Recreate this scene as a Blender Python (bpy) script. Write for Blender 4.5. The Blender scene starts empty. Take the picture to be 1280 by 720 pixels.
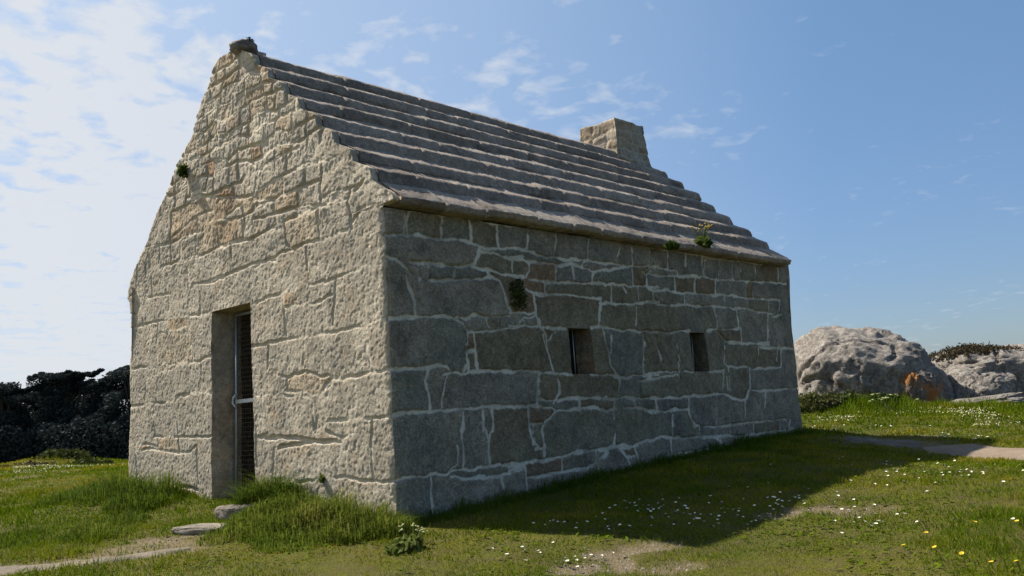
import bpy, bmesh, math, random
import numpy as np
from mathutils import Vector, Matrix, noise as mnoise

random.seed(7)
RNG = np.random.default_rng(11)
SC = bpy.context.scene
COL = SC.collection
PI = math.pi

# ------------------------------------------------------------------ scene helpers
def link(o):
    COL.objects.link(o)
    return o

def empty(name, loc=(0, 0, 0), rz=0.0):
    o = bpy.data.objects.new(name, None)
    o.location = loc
    o.rotation_euler = (0, 0, rz)
    o.empty_display_size = 0.3
    return link(o)

def tag(o, label=None, cat=None, group=None, kind=None):
    if label: o['label'] = label
    if cat: o['category'] = cat
    if group: o['group'] = group
    if kind: o['kind'] = kind
    return o

def mesh_np(name, V, F, mat=None, parent=None, smooth=True, attrs=None, mats=None, matidx=None):
    """V (n,3), F (m,3) or (m,4) int arrays (or list of such)."""
    me = bpy.data.meshes.new(name)
    V = np.asarray(V, dtype=np.float32)
    Fl = F if isinstance(F, list) else [F]
    Fl = [np.asarray(f, dtype=np.int32) for f in Fl if len(f)]
    me.vertices.add(len(V))
    me.vertices.foreach_set('co', V.ravel())
    loops = np.concatenate([f.ravel() for f in Fl])
    sizes = np.concatenate([np.full(len(f), f.shape[1], dtype=np.int32) for f in Fl])
    starts = np.concatenate([[0], np.cumsum(sizes)[:-1]]).astype(np.int32)
    me.loops.add(len(loops))
    me.loops.foreach_set('vertex_index', loops)
    me.polygons.add(len(sizes))
    me.polygons.foreach_set('loop_start', starts)
    me.polygons.foreach_set('loop_total', sizes)
    me.polygons.foreach_set('use_smooth', np.full(len(sizes), smooth, dtype=bool))
    if matidx is not None:
        me.polygons.foreach_set('material_index', np.asarray(matidx, dtype=np.int32))
    me.update(calc_edges=True)
    me.validate()
    if attrs:
        for k, a in attrs.items():
            a = np.asarray(a, dtype=np.float32)
            if a.ndim == 1:
                at = me.attributes.new(k, 'FLOAT', 'POINT')
                at.data.foreach_set('value', a)
            else:
                at = me.attributes.new(k, 'FLOAT_COLOR', 'POINT')
                c = np.ones((len(a), 4), dtype=np.float32); c[:, :3] = a[:, :3]
                at.data.foreach_set('color', c.ravel())
    for m in (mats or ([mat] if mat else [])):
        me.materials.append(m)
    o = bpy.data.objects.new(name, me)
    if parent is not None:
        o.parent = parent
    return link(o)

class MB:
    """collects shapes into one mesh"""
    def __init__(self): self.V = []; self.Q = []; self.T = []; self.n = 0
    def add(self, V, Q=(), T=()):
        V = np.asarray(V, float)
        self.V.append(V)
        if len(Q): self.Q.append(np.asarray(Q, int) + self.n)
        if len(T): self.T.append(np.asarray(T, int) + self.n)
        self.n += len(V)
    def box(self, lo, hi, M=None):
        x0, y0, z0 = lo; x1, y1, z1 = hi
        V = np.array([(x0,y0,z0),(x1,y0,z0),(x1,y1,z0),(x0,y1,z0),(x0,y0,z1),(x1,y0,z1),(x1,y1,z1),(x0,y1,z1)], float)
        if M is not None: V = np.array([tuple(M @ Vector(v)) for v in V])
        self.add(V, [(0,3,2,1),(4,5,6,7),(0,1,5,4),(1,2,6,5),(2,3,7,6),(3,0,4,7)])
    def tube(self, pts, radii, n=8, cap=True):
        pts = [Vector(p) for p in pts]; rings = []
        up = Vector((0.13, 0.21, 1)).normalized()
        for i, p in enumerate(pts):
            a = pts[max(i-1, 0)]; b = pts[min(i+1, len(pts)-1)]
            t = (b - a).normalized()
            s = t.cross(up)
            if s.length < 1e-3: s = t.cross(Vector((1, 0, 0)))
            s.normalize(); u = s.cross(t)
            r = radii[i] if hasattr(radii, '__len__') else radii
            rings.append([tuple(p + (s*math.cos(2*PI*k/n) + u*math.sin(2*PI*k/n))*r) for k in range(n)])
        V = [v for r in rings for v in r]; Q = []
        for i in range(len(pts)-1):
            for k in range(n):
                Q.append((i*n+k, i*n+(k+1) % n, (i+1)*n+(k+1) % n, (i+1)*n+k))
        T = []
        if cap:
            V.append(tuple(pts[0])); V.append(tuple(pts[-1]))
            c0 = len(V)-2; c1 = len(V)-1; e = (len(pts)-1)*n
            for k in range(n):
                T.append((c0, (k+1) % n, k)); T.append((c1, e+k, e+(k+1) % n))
        self.add(V, Q, T)
    def build(self, name, mat, parent=None, smooth=False, attrs=None):
        F = []
        if self.Q: F.append(np.concatenate(self.Q))
        if self.T: F.append(np.concatenate(self.T))
        return mesh_np(name, np.concatenate(self.V), F, mat, parent, smooth, attrs)

# ------------------------------------------------------------------ value noise (numpy)
_TAB = RNG.random((256, 256))
def vn(x, y, seed=0):
    x = np.asarray(x, float) + seed*17.31; y = np.asarray(y, float) + seed*9.77
    xi = np.floor(x).astype(int); yi = np.floor(y).astype(int)
    fx = x - xi; fy = y - yi
    fx = fx*fx*fx*(fx*(fx*6-15)+10); fy = fy*fy*fy*(fy*(fy*6-15)+10)
    a = _TAB[xi & 255, yi & 255]; b = _TAB[(xi+1) & 255, yi & 255]
    c = _TAB[xi & 255, (yi+1) & 255]; d = _TAB[(xi+1) & 255, (yi+1) & 255]
    return (a*(1-fx)+b*fx)*(1-fy) + (c*(1-fx)+d*fx)*fy - 0.5
def fbm(x, y, seed=0, octs=4, lac=2.1, gain=0.5):
    s = 0; a = 1.0; f = 1.0
    for i in range(octs):
        s = s + a*vn(x*f, y*f, seed+i*3); a *= gain; f *= lac
    return s
def sstep(a, b, x):
    t = np.clip((x-a)/(b-a), 0, 1); return t*t*(3-2*t)

# ------------------------------------------------------------------ camera model (eye 1.5 m above the turf)
FPX = 1140.3
CAM = np.array([-4.9718, -6.1028, 0.8621])
FW = np.array([0.72607, 0.67415, 0.13545]); RT = np.array([0.6854, -0.72537, -0.06382]); UP = np.array([-0.05523, -0.13918, 0.98873])
YAW = 0.748
F2 = np.array([math.cos(YAW), math.sin(YAW)]); S2 = np.array([math.sin(YAW), -math.cos(YAW)])
def ray(px, py):
    return FW + RT*(px-640)/FPX - UP*(py-360)/FPX
HL, HW, HE, HR, BAT = 7.7505, 5.1711, 2.75, 5.0411, 0.0313
def to_gable(px, py):          # wall coordinates (Y, Z) of the entrance gable
    r = ray(px, py); t = (BAT*CAM[2]-CAM[0])/(r[0]-BAT*r[2]); P = CAM+t*r
    return P[1], P[2]
def to_side(px, py):           # wall coordinates (X, Z) of the long wall
    r = ray(px, py); t = (BAT*CAM[2]-CAM[1])/(r[1]-BAT*r[2]); P = CAM+t*r
    return P[0], P[2]

# ------------------------------------------------------------------ terrain
BUMPS = []   # (x, y, amp, radius along d, radius along s)
def ds_xy(d, s):
    return CAM[0]+d*F2[0]+s*S2[0], CAM[1]+d*F2[1]+s*S2[1]
def xy_ds(x, y):
    dx = np.asarray(x)-CAM[0]; dy = np.asarray(y)-CAM[1]
    return dx*F2[0]+dy*F2[1], dx*S2[0]+dy*S2[1]
_PD = [-40, -10, 0, 8, 11, 13.5, 16, 18.5, 21, 26, 40, 90, 400, 3000]
_PZ = [-2.5, -1.35, -.64, 0.0, .24, .38, .41, .40, .22, -.25, -1.2, -1.5, -3, -8]
def gz(x, y, fine=True):
    d, s = xy_ds(x, y)
    z = 0
    for o in (-1, -.5, 0, .5, 1):
        z = z + np.interp(d+o, _PD, _PZ)
    z = z/5
    # the land dips towards the worn track on the right
    z = z - 0.20*sstep(3.2, 5.6, s)*sstep(7.0, 10.5, d)*(1-sstep(13.2, 15.5, d))
    for (bx, by, amp, rd, rs) in BUMPS:
        bd, bs = xy_ds(bx, by)
        q = ((d-bd)/rd)**2+((s-bs)/rs)**2
        z = z + amp*np.exp(-q)
    if fine:
        near = 1-sstep(25, 60, d)
        z = z + near*(0.10*vn(x*.35, y*.35, 3)+0.05*vn(x*.9, y*.9, 5)+0.022*vn(x*2.7, y*2.7, 8))*(.35+.65*sstep(0.2, 1.2, np.maximum(np.maximum(-np.asarray(x), np.asarray(x)-HL), np.maximum(-np.asarray(y), np.asarray(y)-HW))))
    return z
def G(px, py, tmax=60):
    r = ray(px, py); t = np.arange(2.5, tmax, .01)
    P = CAM[None]+t[:, None]*r[None]
    h = gz(P[:, 0], P[:, 1])
    k = np.argmax(P[:, 2] < h)
    return P[k, 0], P[k, 1]
def at_depth(px, d):
    """ground point under image column px at forward distance d"""
    s = (px-640)/FPX*d
    for _ in range(4):
        x, y = ds_xy(d, s); P = np.array([x, y, .2])-CAM
        s += (px-(640+FPX*(P@RT)/(P@FW)))*d/FPX
    return ds_xy(d, s)
bx, by = at_depth(75, 18.2); BUMPS.append((bx, by, .17, 1.2, 1.1))
bx, by = at_depth(1075, 17.4); BUMPS.append((bx, by, .20, 1.3, 1.7))
bx, by = at_depth(960, 17.8); BUMPS.append((bx, by, .16, 1.3, 1.6))
BUMPS.append((-.75, 3.9, .10, .8, .8))
BUMPS.append((-.55, 1.05, .10, .5, .55))

# ------------------------------------------------------------------ node helpers
def new_mat(name, rough=0.9, spec=0.2):
    m = bpy.data.materials.new(name); m.use_nodes = True
    nt = m.node_tree; b = nt.nodes['Principled BSDF']
    b.inputs['Roughness'].default_value = rough
    b.inputs['Specular IOR Level'].default_value = spec
    return m, nt, b
def N(nt, t, **kw):
    n = nt.nodes.new(t)
    for k, v in kw.items(): setattr(n, k, v)
    return n
def noise(nt, scale, detail=5, rough=.6, vec=None, dist=0.0):
    n = N(nt, 'ShaderNodeTexNoise'); n.inputs['Scale'].default_value = scale
    n.inputs['Detail'].default_value = detail; n.inputs['Roughness'].default_value = rough
    n.inputs['Distortion'].default_value = dist
    if vec is not None: nt.links.new(vec, n.inputs['Vector'])
    return n.outputs['Fac']
def ramp(nt, fac, stops, interp='LINEAR'):
    n = N(nt, 'ShaderNodeValToRGB'); cr = n.color_ramp; cr.interpolation = interp
    while len(cr.elements) < len(stops): cr.elements.new(.5)
    for e, (p, c) in zip(cr.elements, stops):
        e.position = p; e.color = (c, c, c, 1) if not hasattr(c, '__len__') else (*c, 1)
    nt.links.new(fac, n.inputs['Fac']); return n.outputs['Color']
def mix(nt, fac, a, b, mode='MIX'):
    n = N(nt, 'ShaderNodeMix', data_type='RGBA', blend_type=mode)
    for s, v in ((0, fac), (6, a), (7, b)):
        if hasattr(v, 'links') or hasattr(v, 'is_linked'): nt.links.new(v, n.inputs[s])
        elif s == 0: n.inputs[0].default_value = v
        else: n.inputs[s].default_value = (*v, 1)
    return n.outputs[2]
def math_n(nt, op, a, b=None, clamp=False):
    n = N(nt, 'ShaderNodeMath', operation=op, use_clamp=clamp)
    for i, v in enumerate((a, b)):
        if v is None: continue
        if hasattr(v, 'is_linked'): nt.links.new(v, n.inputs[i])
        else: n.inputs[i].default_value = v
    return n.outputs[0]
def attr(nt, name, out='Fac'):
    n = N(nt, 'ShaderNodeAttribute'); n.attribute_name = name; return n.outputs[out]
def objvec(nt):
    return N(nt, 'ShaderNodeTexCoord').outputs['Object']
def bump(nt, b, h, strength=.5, dist=.01):
    n = N(nt, 'ShaderNodeBump'); n.inputs['Strength'].default_value = strength; n.inputs['Distance'].default_value = dist
    nt.links.new(h, n.inputs['Height']); nt.links.new(n.outputs[0], b.inputs['Normal'])

def stone_mat(name, base_stops, mortar, lichen=(.34, .33, .30), lich_amt=.5, speck=.35, bump_s=.5, blotch=.25, rust=None):
    m, nt, b = new_mat(name, .93, .15); v = objvec(nt); L = nt.links
    tone = attr(nt, 'tone')
    c = ramp(nt, tone, base_stops)
    # mineral grain
    g = noise(nt, 95, 3, .7, v); c = mix(nt, speck, c, ramp(nt, g, [(.32, .25), (.5, .5), (.68, .95)]), 'OVERLAY')
    # broad stains and pale lichen
    s = noise(nt, 3.1, 6, .65, v, .4); c = mix(nt, .6, c, ramp(nt, s, [(.33, .26), (.5, .5), (.7, .76)]), 'OVERLAY')
    s2 = noise(nt, 17, 5, .7, v, .3); c = mix(nt, .5, c, ramp(nt, s2, [(.33, .28), (.5, .5), (.68, .74)]), 'OVERLAY')
    bl = noise(nt, 6.3, 7, .75, v, .5); c = mix(nt, math_n(nt, 'MULTIPLY', ramp(nt, bl, [(.55, 0), (.63, 1)]), blotch), c, (.09, .082, .07))
    g2 = noise(nt, 46, 4, .75, v); c = mix(nt, speck*.8, c, ramp(nt, g2, [(.36, .22), (.5, .5), (.64, .85)]), 'OVERLAY')
    l = noise(nt, 11, 7, .72, v, .3); lm = ramp(nt, l, [(.54, 0), (.66, 1)])
    c = mix(nt, math_n(nt, 'MULTIPLY', lm, lich_amt), c, lichen)
    if rust is not None:
        rs_ = noise(nt, 2.3, 6, .72, v, .6); c = mix(nt, math_n(nt, 'MULTIPLY', ramp(nt, rs_, [(.52, 0), (.68, 1)]), .42), c, rust)
        rg_ = noise(nt, 3.7, 6, .72, v, .2); c = mix(nt, math_n(nt, 'MULTIPLY', ramp(nt, rg_, [(.54, 0), (.68, 1)]), .35), c, (.30, .285, .25))
    # mortar
    mm = noise(nt, 24, 5, .7, v)
    mc = mix(nt, .5, mortar, ramp(nt, mm, [(.3, .3), (.7, .7)]), 'OVERLAY')
    c = mix(nt, attr(nt, 'mortar'), c, mc)
    L.new(c, b.inputs['Base Color'])
    h1 = noise(nt, 42, 6, .7, v); h2 = noise(nt, 150, 3, .6, v)
    h = math_n(nt, 'ADD', h1, math_n(nt, 'MULTIPLY', h2, .35))
    bump(nt, b, h, bump_s, .014)
    return m

M = {}
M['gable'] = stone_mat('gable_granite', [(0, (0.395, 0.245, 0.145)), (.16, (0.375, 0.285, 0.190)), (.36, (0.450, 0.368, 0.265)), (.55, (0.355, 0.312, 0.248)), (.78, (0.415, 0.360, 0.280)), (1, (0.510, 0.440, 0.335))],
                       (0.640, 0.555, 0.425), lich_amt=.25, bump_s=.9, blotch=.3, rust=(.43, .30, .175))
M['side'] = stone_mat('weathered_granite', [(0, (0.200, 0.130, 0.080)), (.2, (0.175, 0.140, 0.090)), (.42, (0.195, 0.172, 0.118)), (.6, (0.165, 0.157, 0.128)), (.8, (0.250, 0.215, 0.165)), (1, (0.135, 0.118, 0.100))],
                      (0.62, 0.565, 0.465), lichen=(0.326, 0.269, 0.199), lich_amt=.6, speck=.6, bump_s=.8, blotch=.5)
M['roof'] = stone_mat('roof_slab_stone', [(0, (.165, .132, .106)), (.5, (.225, .183, .150)), (1, (.28, .235, .195))],
                      (.33, .285, .235), lichen=(.36, .31, .25), lich_amt=.5, speck=.5, bump_s=.7)
M['chimney'] = stone_mat('chimney_rubble', [(0, (.24, .18, .12)), (.5, (.30, .25, .185)), (1, (.30, .28, .24))],
                         (.42, .37, .29), lich_amt=.4, bump_s=.9)

def plain_mat(name, col, rough=.8, var=.25, scale=20, spec=.2, metal=0.0, bs=.2):
    m, nt, b = new_mat(name, rough, spec); v = objvec(nt)
    c = mix(nt, var, col, ramp(nt, noise(nt, scale, 5, .65, v), [(.25, .15), (.75, .85)]), 'OVERLAY')
    nt.links.new(c, b.inputs['Base Color']); b.inputs['Metallic'].default_value = metal
    bump(nt, b, noise(nt, scale*3, 4, .6, v), bs, .004)
    return m
M['iron'] = plain_mat('galvanised_iron', (.33, .35, .36), .55, .4, 30, .4, .5)
M['wire'] = plain_mat('rusty_wire', (.12, .10, .08), .7, .5, 40)
M['latch'] = plain_mat('pale_metal', (.50, .52, .52), .45, .3, 30, .4, .5)
M['dark_in'] = plain_mat('dark_interior_stone', (.05, .048, .045), .95)
m, nt, b = new_mat('dark_window_glass', .15, .5); b.inputs['Base Color'].default_value = (.012, .013, .014, 1); M['glass'] = m

# ------------------------------------------------------------------ masonry: joints traced on the walls
def joints(crops, text):
    out = []
    for ln in text.strip().splitlines():
        ln = ln.strip()
        if not ln: continue
        k, rest = ln.split(':', 1); w = 1.0
        if '|' in rest: rest, ww = rest.split('|'); w = float(ww)
        ox, oy, sc = crops[k]
        for pl in rest.split(';'):
            n = [float(q) for q in pl.replace(',', ' ').split()]
            if len(n) < 4: continue
            out.append(([(ox+n[i]/sc, oy+n[i+1]/sc) for i in range(0, len(n), 2)], w))
    return out

CR_S = {'A': (470, 240, 4.5), 'B': (640, 270, 4.5), 'C': (810, 290, 4.5), 'D': (470, 380, 4.5), 'E': (640, 400, 4.5),
        'F': (810, 420, 4.5), 'G': (470, 520, 4.5), 'H': (640, 480, 4.5)}
SIDE_J = """
A: 20 85 100 92 200 103 370 125 530 152 690 182 830 199
A: 20 235 120 240 190 238 240 246 370 265 460 270 540 285 580 310 640 318 740 320 830 324
A: 145 100 165 150 160 225; 185 108 172 160 178 230; 372 128 362 190 372 262; 525 152 530 220 538 282; 680 185 676 250 686 310
A: 20 358 60 362 110 380 150 415 195 460; 190 400 250 402 300 408 400 416 500 420 550 405 575 360 580 320
A: 580 335 660 345 740 375 830 362; 765 376 766 450; 540 420 620 437 700 463 830 474
A: 165 470 182 520 205 575 215 650 226 704; 235 395 243 500; 300 402 297 500; 300 500 400 500 480 496 560 488 640 480; 640 480 692 502 712 548 736 640 765 684
A: 445 430 445 482; 620 440 640 486
B: 95 82 86 180 70 196; 240 102 250 130 236 216; 430 130 425 240; 600 175 590 256; 670 180 680 276; 770 190 775 282
B: 0 186 70 196 130 214 190 236 240 236 310 246 380 250 430 246 480 264 560 270 640 284 720 281 830 286
B: -20 247 60 240 100 265 180 260 250 280 330 270 390 290 400 262; -20 338 50 350 80 345 95 300 90 252
B: 245 285 244 360; 340 290 346 350; 455 320 450 380; 100 360 200 370 300 375 400 380 450 376 530 386 610 390 720 400 830 396
B: 410 300 460 312 540 304 640 286; 675 300 680 390; 730 312 755 336 785 308; 755 336 756 392
B: 80 420 130 440 220 446 330 446 430 456 500 462; 185 380 186 432; 555 400 556 490; 800 410 796 482; 700 510 696 616
B: 120 450 134 560 160 640; 496 470 490 606; 490 492 560 490 640 500 700 490 830 480
B: -20 545 60 550 130 545; 30 622 60 580 130 560; 60 580 75 615
B: 400 262 430 246; 385 290 410 300 440 300; 620 395 640 430; 705 405 715 470
C: -10 85 100 102 200 115 290 130 350 146 480 162 560 172 720 186 790 198
C: 10 92 5 212; 110 110 108 212; 215 120 210 190; 300 135 310 236; 322 150 315 242; 400 160 400 256; 480 175 476 266; 520 180 516 266; 602 188 606 274; 726 190 731 274
C: -10 236 70 246 150 250 220 246 300 250 380 265 450 270 560 280 660 281 790 292; 60 207 160 220 172 244
C: 150 255 151 326; 265 260 260 332; 380 276 378 346; 555 286 550 362; 590 290 592 365
C: -10 312 30 330 100 325 190 345 260 346 320 350 400 356 480 360 560 370 660 381 745 386; 742 385 736 440; 30 335 30 392; 205 350 206 402; 430 365 432 398; 560 372 560 430; 680 384 676 450
C: -10 396 60 405 130 410 200 410 270 420 360 420 480 430 560 430 610 452 700 462; 95 410 114 500 116 546; 362 420 380 480 386 542; 495 432 511 536
C: -10 556 50 566 120 570 180 560 230 556; 330 556 386 545 440 550 512 545; 386 560 430 610 450 620 560 630 680 632; 520 540 526 622; 675 470 672 622; 705 480 746 466
C: 630 650 720 655 830 656; 430 612 430 725; 620 642 621 725; 40 590 72 725; 150 580 176 720; 735 640 722 725
D: 20 88 130 81 230 75 380 70 440 78 500 80 540 62 640 75 750 70; 440 85 492 110 516 150 516 200 510 262 516 382; 60 365 160 366 250 361 300 355 350 345 400 356 430 388
D: 550 168 560 270 566 380; 515 265 556 265; 515 160 600 155 700 140 830 128; 500 345 490 382; 690 82 684 136; 620 80 640 130
D: 380 402 430 390 520 390 620 380 720 376 830 380; 290 372 276 430 296 500 300 592; 402 408 376 500 370 582
D: 85 632 200 610 280 600 340 606 430 590 520 586 600 580 700 580 830 570; 485 600 486 722; 600 600 605 720; 656 600 655 720
E: 150 0 190 100 200 180 232 292; 170 85 202 192; 245 66 205 122; -20 30 60 35 150 40 300 46; 446 46 490 30 520 46 640 60 700 65 830 66
E: 510 60 546 170 560 260 600 322; 560 92 562 180; 740 70 742 310; -20 294 100 286 200 295 250 300 336 306; 440 310 540 305 620 330 700 310 830 310; 720 342 830 328
E: 150 310 150 390 140 480; 260 340 266 410 232 472; 605 340 600 432; 715 320 715 432; 150 440 220 456 330 440 440 440 600 440 640 435 700 440 830 436
E: -20 490 100 485 210 490 250 510; 260 510 370 500 430 490 480 490 540 510 590 500; 630 490 700 490 790 520; 375 440 376 502; 625 440 631 492; 580 450 570 552; 690 440 701 492
E: 250 510 180 575 165 620 186 720; 90 490 95 570 120 702; 105 582 165 575; 580 655 580 705; 600 720 660 715 700 695 830 668
F: 450 40 560 46 680 38; 450 170 560 176; 580 190 660 180 745 178; 750 80 745 172; 425 190 420 302; 450 180 460 302; 570 185 570 300 550 352; 430 150 450 172
F: 580 304 640 311 720 300 870 298; 170 150 175 232; 200 200 250 200; 342 200 425 194; -20 217 80 205 160 200; -20 247 60 236 165 212
F: -20 352 60 350 150 350 230 340 340 330 420 325 480 350 545 362; 40 350 50 416; 225 345 230 440 262 502; 545 360 546 462; -20 418 60 430 140 416 222 410; 660 320 655 402
F: 262 510 380 510 470 500 560 486 680 476 775 470; 140 440 142 550; 290 520 290 552; 460 510 461 546; 590 490 596 546; 745 480 740 520; 800 475 790 522; 440 232 446 300
F: -20 592 60 572 130 570 300 570 420 560 560 560 660 546 770 526 830 520; 240 570 246 622; 380 570 412 592; 515 560 516 604; 150 662 240 650 360 640 440 622 520 604; 125 580 130 640 142 725; 670 548 672 600
G: 485 0 480 80 490 200 486 292; 600 0 610 70 631 130 636 272; 660 0 650 80 634 130; 455 170 460 270 400 322; 100 362 220 345 320 330 400 325 480 300 560 300 640 280 720 270 830 268
G: 420 345 500 350 600 345 680 340 740 325 770 300 830 278; 310 350 310 470 316 605; 700 340 720 420 742 480
H: 120 230 125 330 152 366; 170 230 181 402; 132 368 182 358; -20 464 80 450 180 430 280 410 340 385 400 380 470 370 540 365 590 345 690 345 740 325 830 308
H: -20 492 70 474; 85 526 180 510 260 495 340 485 420 475 470 440 475 380; 280 410 281 492; 70 480 85 540 80 645; 440 490 452 585; 490 422 540 380; 610 360 640 410 692 505; 690 360 710 430 737 495; 640 410 690 405; 580 280 574 348
"""
CR_G = {'I': (150, 340, 4.5), 'J': (320, 340, 4.5), 'K': (150, 480, 4.5), 'L': (320, 480, 4.0), 'M': (160, 200, 4.5), 'N': (320, 180, 4.5)}
GABLE_J = """
I: 45 330 80 315 130 296 200 280 280 266 360 250 420 245 545 225; 215 285 206 400 220 570; 390 250 390 330 400 420 410 492; 55 240 95 240 90 312; 130 232 131 300
I: 275 120 276 242; 182 40 182 142; 240 10 230 92; 380 0 386 102; 455 110 455 242; 265 280 265 340; 220 342 300 335 390 312; 100 150 275 125; 120 60 122 235; 60 130 120 120
I: 50 548 160 530 220 570 310 540 370 510 450 500 480 476 540 470; 240 525 380 510; 150 600 140 720; 455 530 460 655; 310 725 340 690 430 680 545 668; 150 602 220 580
I: 400 92 420 70 520 60 640 0; 420 70 400 100 390 130; 750 172 830 148; 755 416 830 408
J: 0 170 40 155 80 140 140 130 160 112 240 95 300 75 430 40 520 5 640 -30; 155 110 152 160 158 200; 235 100 236 172; 158 196 240 186 310 180 380 155 430 130; 160 200 166 362; 450 28 440 150 434 292
J: -20 418 100 395 170 385 280 370 380 350 440 335 560 310 620 310 725 262; 275 380 264 522; 605 318 620 430 640 532; 710 275 711 332; 75 420 65 560 70 662; 90 580 190 590 270 562 400 588 490 600 640 570 770 542
J: 490 600 430 602 390 642 374 702 | 1.8
J: 175 600 176 662; 165 662 300 690 380 690
K: 45 128 160 115 300 100 310 75 345 60 450 55 550 44; 310 75 305 130 320 220 326 282; 190 120 196 292; 40 335 150 340 210 352; 190 300 330 302 420 300 550 296; 95 370 200 365 300 380 335 392; 430 340 435 480 446 565; 90 350 95 542; 215 318 216 352
K: 30 552 85 550 180 575 260 570 340 570 440 600 | 1.4
K: 330 300 335 390 400 380 425 340; 765 300 830 278; 765 240 770 460
L: 0 265 60 268 140 265 200 265 290 285 340 290; 110 320 180 300 260 290 360 285 420 290 | 1.6
L: 285 80 290 232; 330 100 342 40 385 -4; 310 162 300 242; 370 182 460 180 590 170 670 160; 510 185 495 236; 580 170 575 280 590 472
L: 350 236 420 265 500 250; 90 320 85 505; 460 300 450 472; 100 485 220 490 340 470 450 470 590 490 700 480; 0 60 130 55 280 80
M: 190 602 280 570 400 540 520 490 640 460 700 440 830 378; 420 692 540 650 640 610 760 570 830 556; 200 600 202 725; 335 600 346 702; 580 470 585 545
M: 510 345 640 322 655 440 508 482 505 400; 95 500 230 470 330 432 400 402; 240 440 245 560; 180 490 175 580; 120 510 122 600; 60 560 50 720; 100 600 110 720; 300 450 296 560; 390 400 388 530
M: 250 290 310 270 400 215 480 195 590 140 640 120; 245 300 240 430; 390 330 392 400; 250 430 400 310 480 280; 540 250 545 320 640 240 650 310; 440 240 430 300; 360 100 355 190 440 170 455 80; 590 140 600 210
M: 330 210 430 200 560 210 720 200; 730 60 720 190; 650 320 760 250 830 225; 660 330 650 430
N: 160 432 350 352 520 300; 160 432 172 560 200 590; 350 352 360 540; 370 540 520 480; 530 240 520 330 545 480; 610 200 560 260; 580 370 640 355 715 340; 545 440 590 370; 380 300 480 260 580 230
N: -10 420 100 400 240 355 350 340; -10 330 120 300 260 240 350 210; 370 140 365 230 370 350; 240 250 245 350; 100 305 110 400; 0 270 130 190 290 115 430 80; 290 115 275 240; 330 40 340 110; 150 180 155 290
N: 0 690 170 600 300 550 360 540; 640 500 642 610; 280 590 290 710; 20 160 40 120 160 60 240 20; 170 60 175 160
"""

def dist_field(lines, x0, x1, z0, z1, res, warp=.012, wscale=9, seed=0):
    """distance (in m) of every raster point to the nearest joint line, and that line's weight"""
    nx = int((x1-x0)/res)+1; nz = int((z1-z0)/res)+1
    X, Z = np.meshgrid(x0+np.arange(nx)*res, z0+np.arange(nz)*res)
    Xw = X+warp*(vn(X*wscale, Z*wscale, seed)*2+vn(X*wscale*3, Z*wscale*3, seed+1))
    Zw = Z+warp*(vn(X*wscale, Z*wscale, seed+2)*2+vn(X*wscale*3, Z*wscale*3, seed+3))
    D = np.full(X.shape, 1.0); W = np.ones(X.shape)
    R = .14
    for pts, w in lines:
        for (ax, az), (bx, bz) in zip(pts[:-1], pts[1:]):
            i0 = max(int((min(ax, bx)-R-x0)/res), 0); i1 = min(int((max(ax, bx)+R-x0)/res)+2, nx)
            j0 = max(int((min(az, bz)-R-z0)/res), 0); j1 = min(int((max(az, bz)+R-z0)/res)+2, nz)
            if i1 <= i0 or j1 <= j0: continue
            px = Xw[j0:j1, i0:i1]; pz = Zw[j0:j1, i0:i1]
            dx = bx-ax; dz = bz-az; L2 = dx*dx+dz*dz+1e-9
            t = np.clip(((px-ax)*dx+(pz-az)*dz)/L2, 0, 1)
            q = np.hypot(px-ax-t*dx, pz-az-t*dz)
            sub = D[j0:j1, i0:i1]; mk = q < sub
            sub[mk] = q[mk]; W[j0:j1, i0:i1][mk] = w
    return X, Z, D, W

def stone_ids(D, gap, seed):
    """label the stones between joints; grow each label out to the joints"""
    lab = np.zeros(D.shape, dtype=np.int64)
    idx = np.arange(1, D.size+1).reshape(D.shape)
    solid = D > gap
    lab[solid] = idx[solid]
    for it in range(4000):
        old = lab.copy()
        for ax in (0, 1):
            m = lab.copy()
            a = [slice(None)]*2; b_ = [slice(None)]*2
            a[ax] = slice(1, None); b_[ax] = slice(None, -1)
            m[tuple(a)] = np.maximum(m[tuple(a)], lab[tuple(b_)])
            m[tuple(b_)] = np.maximum(m[tuple(b_)], lab[tuple(a)])
            lab[solid] = m[solid]
        # pointer jumping speeds the flood
        for _ in range(2):
            f = lab.ravel(); nz = f > 0
            f[nz] = np.maximum(f[nz], f[f[nz]-1])
        if (lab == old).all(): break
    for it in range(int(gap/.006)+6):
        z = lab == 0
        if not z.any(): break
        m = lab.copy()
        m[1:][lab[1:] == 0] = lab[:-1][lab[1:] == 0]
        k = m[:-1] == 0; m[:-1][k] = lab[1:][k]
        k = m[:, 1:] == 0; m[:, 1:][k] = lab[:, :-1][k]
        k = m[:, :-1] == 0; m[:, :-1][k] = lab[:, 1:][k]
        lab[z] = m[z]
    h = (lab*2654435761 + seed*97) & 0xffffffff
    r1 = ((h >> 3) & 1023)/1023.0; r2 = ((h >> 13) & 1023)/1023.0; r3 = ((h >> 21) & 1023)/1023.0
    return r1, r2, r3

def bil(A, x, z, x0, z0, res):
    fx = np.clip((x-x0)/res, 0, A.shape[1]-1.001); fz = np.clip((z-z0)/res, 0, A.shape[0]-1.001)
    i = fx.astype(int); j = fz.astype(int); fx = fx-i; fz = fz-j
    return (A[j, i]*(1-fx)+A[j, i+1]*fx)*(1-fz)+(A[j+1, i]*(1-fx)+A[j+1, i+1]*fx)*fz

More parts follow.
